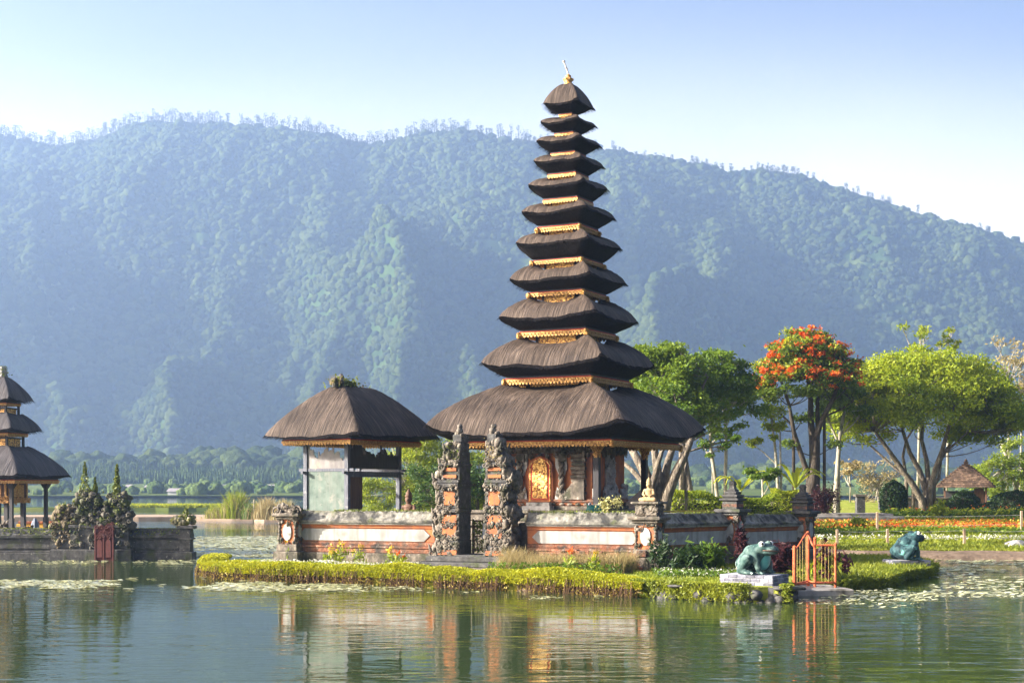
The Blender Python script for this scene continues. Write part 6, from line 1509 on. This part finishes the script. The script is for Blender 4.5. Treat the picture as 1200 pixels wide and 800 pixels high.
# ------------------------------------------------------------------ planting on the island
def strip_pts(n, t0, t1, d0, d1):
    """between the wall foot and the hedge: t along the front wall from the left end, d metres out from it"""
    tt_ = rng.uniform(t0,t1,n); d = rng.uniform(d0,d1,n); nx, ny = dF.y, -dF.x
    return np.c_[CB.x+dF.x*tt_+nx*d, CB.y+dF.y*tt_+ny*d]
q = strip_pts(3400,-1.0,6.2,1.6,3.4); ok = vnoise(q[:,0]*1.7,q[:,1]*1.7,6)>.5; q = q[ok]
tag(np_mesh('white_ground_flowers', *leaf_quads(np.c_[q,.46+rng.random(len(q))*.22],.07,.05,.4), M['bloom_white']), kind='stuff')
q = strip_pts(5000,-1.4,6.5,1.4,3.6)
tag(np_mesh('ground_cover', *leaf_quads(np.c_[q,.44+rng.random(len(q))*.16],.09,.05,.4), M['leaf_bright']), kind='stuff')
q = strip_pts(7000,9.0,13.6,.5,2.4)
tag(np_mesh('dry_grass', *blades(np.c_[q,np.full(len(q),.42)], rng.uniform(.25,.85,len(q))*(.55+.7*vnoise(q[:,0]*1.1,q[:,1],4)), .014, .3), M['leaf_dry']), kind='stuff')
q = strip_pts(2600,9.0,13.6,.6,3.2)
tag(np_mesh('green_undergrowth', *leaf_quads(np.c_[q,.42+rng.random(len(q))*.35],.12,.05,.2), M['leaf']), kind='stuff')
def stalk_plant(px, py, Y, h, label, bloom, leaf=None, n=3):
    X = GX(px,Y); t = thing('canna_plant', (X,Y,.44), 0, label, 'plant', 'flowering plants in front of the wall'); b = MB(); C_ = []
    for k in range(n):
        e = (random.uniform(-.16,.16),random.uniform(-.1,.1),h*random.uniform(.75,1)); b.tube(curve((random.uniform(-.05,.05),0,-.02),e,(0,0,0)),.012,5); C_.append(np.array(e)+rng.normal(size=(11,3))*np.array([.04,.04,.05]))
    b.build('stems', plain('stem',(.16,.20,.04)), t); np_mesh('blossom', *leaf_quads(np.concatenate(C_),.085,.06,.3), bloom, t)
    m_ = 60; np_mesh('leaves', *leaf_quads(np.c_[rng.normal(size=(m_,2))*.12, rng.random(m_)*h*.7],.20,.06,.0), leaf or M['leaf_bright'], t)
fl = [(383,51.6,.62,'small yellow flowering plant at the left end of the wall foot',M['bloom_yellow']),(393,51.8,.7,'second yellow flowering plant from the left along the wall foot',M['bloom_yellow']),(401,51.5,.95,'tallest orange yellow flowering plant below the left wall panel',M['bloom_yellow']),(420,51,.75,'yellow flowering plant below the middle of the left wall panel',M['bloom_yellow']),(460,50.5,.72,'yellow flowering plant left of the steps',M['bloom_yellow']),(470,50.3,.55,'orange flowering plant beside the left end of the steps',M['bloom_red']),(338,53.5,.9,'yellow leaved plant outside the left end pillar',M['bloom_yellow']),(697,46.9,.75,'yellow flowering plant in the dry grass right of the steps',M['bloom_yellow']),(668,47.3,.8,'orange flowering plant against the crumbling brick footing',M['bloom_red'])]
for px,Y,h,lb,bl in fl: stalk_plant(px,0,Y,h,lb,bl)
# shady plants at the foot of the right wall
bushy('leafy_plant',800,668,636,46,46.5,'dark green leafy clump at the foot of the shaded wall',M['leaf_dark'],1100,'plant',L_=.3,W_=.07)
bushy('leafy_plant',838,668,640,40,46.5,'green leafy clump left of the large frog',M['leaf'],700,'plant',L_=.3,W_=.07)
bushy('leafy_plant',768,668,628,26,47.5,'thin dark plant at the foot of the corner pillar',M['leaf_dark'],500,'plant',L_=.22,W_=.05)
bushy('dark_leaf_plant',915,672,634,44,46.5,'dark maroon leaved plants behind the large frog',M['leaf_maroon'],1700,'plant',L_=.28,W_=.07)
bushy('dark_leaf_plant',868,650,618,18,48.5,'dark maroon leaved plant between frog and shaded wall pillar',M['leaf_maroon'],500,'plant',L_=.24,W_=.06)
bushy('dark_leaf_plant',962,668,632,20,45.5,'dark maroon leaved plant behind the orange gate',M['leaf_maroon'],260,'plant',L_=.2,W_=.08)
bushy('dark_leaf_plant',988,668,642,22,46.5,'thin maroon plant right of the orange gate',M['leaf_maroon'],120,'plant',L_=.22,W_=.08)
bushy('leafy_plant',968,678,654,26,45.6,'green leafy plant seen through the orange gate',M['leaf_bright'],700,'plant',L_=.3,W_=.09)
bushy('leafy_plant',708,600,582,26,49.85,'pale yellow flowering pot plant on the wall ledge beside the corner pillar',leafmat('pale_bloom',(.25,.26,.06),(.5,.46,.22),.3,2),420,'plant',L_=.09,W_=.05,zb=2.39)
q = strip_pts(2600,13.0,13.6,1.0,3.8); q2 = np.c_[rng.uniform(4.6,7.6,4200), rng.uniform(44.2,47.0,4200)]
tag(np_mesh('white_border_flowers', *leaf_quads(np.c_[q2[:500],.46+rng.random(500)*.22],.07,.05,.4), M['bloom_white']), kind='stuff')
tag(np_mesh('border_foliage', *leaf_quads(np.c_[q2,.44+rng.random(len(q2))*.2],.10,.05,.3), M['leaf']), kind='stuff')
# ------------------------------------------------------------------ reeds on the sand bank
def reeds(px, wpx, py0, py1, Y, label, leaf, n):
    X = GX(px,Y); z = .3; h = (py0-py1)/FPX*Y; r = wpx/2/FPX*Y; t = thing('reed_clump', (X,Y,z), 0, label, 'reeds', 'reed clumps on the sand bank')
    B_ = np.c_[rng.normal(size=n)*r*.5, rng.normal(size=n)*.8, np.zeros(n)]; hh = h*(1.05-.5*np.abs(B_[:,0]/r)**1.5)*rng.uniform(.55,1.1,n)
    k = n//2
    np_mesh('green_blades', *blades(B_[:k], hh[:k], .07, .22), leaf, t); np_mesh('dry_blades', *blades(B_[k:], hh[k:]*.85, .06, .25), M['leaf_dry'], t)
reeds(251,16,611,595,140,'small low reed clump leftmost on the sand bank',M['leaf_bright'],500)
reeds(277,34,611,578,139,'tall green reed clump in the middle of the sand bank',M['leaf_bright'],1500)
reeds(291,14,611,590,137,'darker thin reed clump beside the tallest one',M['leaf'],500)
reeds(312,26,611,584,136,'pale brownish reed clump beside the tall green one',M['leaf_dry'],1200)
reeds(333,26,611,586,134,'reed clump nearest the pavilion pillar',M['leaf_dry'],1200)
n = 7000; q = np.c_[rng.uniform(-60,-36.5,n), rng.uniform(206.5,211,n), np.full(n,.4)]
tag(np_mesh('spit_reeds', *blades(q, rng.uniform(.3,.8,n), .12, .3), M['leaf_lime']), kind='stuff')
# white pole sticking up in the reeds
t = thing('wooden_stake', (GX(297,136),136,.3), 0, 'thin pale wooden stake standing between the reed clumps', 'stake'); b = MB(); b.tube([(0,0,-.3),(.05,0,1.9)],.06,6); b.box((.05,0,1.6),(.5,.06,.08)); b.build('stake_pole', M['bark_pale'], t)
# ------------------------------------------------------------------ far houses and boats on the opposite shore
hs = [(152,578,2.4,'pale far house standing alone above the left lake shore',.6),(205,583,4.5,'long white far house at the waterline, left of two',.8),(232,583,4,'white far boat shed at the waterline beside the long house',.8),(262,580,3,'far house with grey roof on the opposite shore',.5),(176,573,3,'far house with pale roof higher on the fields',.6),(318,579,3.5,'far white house partly behind the reeds',.7),(342,576,3,'far house with pale roof nearest the pavilion',.6),(1021,552,3.5,'pale far house on the slope left of the broad trunk',.6)]
for (px,py,w_,lb,c) in hs:
    Y = 505. if py > 580 else 620.; w_ *= .42; s = (px-600)/FPX; z = float(mountain_z(np.array([s]),np.array([Y]))[0]); t = thing('far_house', (s*Y,Y,z), random.uniform(-.4,.4), lb, 'house', 'houses on the opposite shore')
    c *= .5; b = MB(); b.bbox(-w_,w_,-2,2,-1,1.7); b.build('wall', plain('far_wall',(c,c,c*.95)), t)
    b = MB(); b.prism([(-2.6,1.7),(2.6,1.7),(0,2.9)],-w_-.4,w_+.4,0,'x'); b.build('roof', plain('far_roof',(.30,.26,.25)), t)
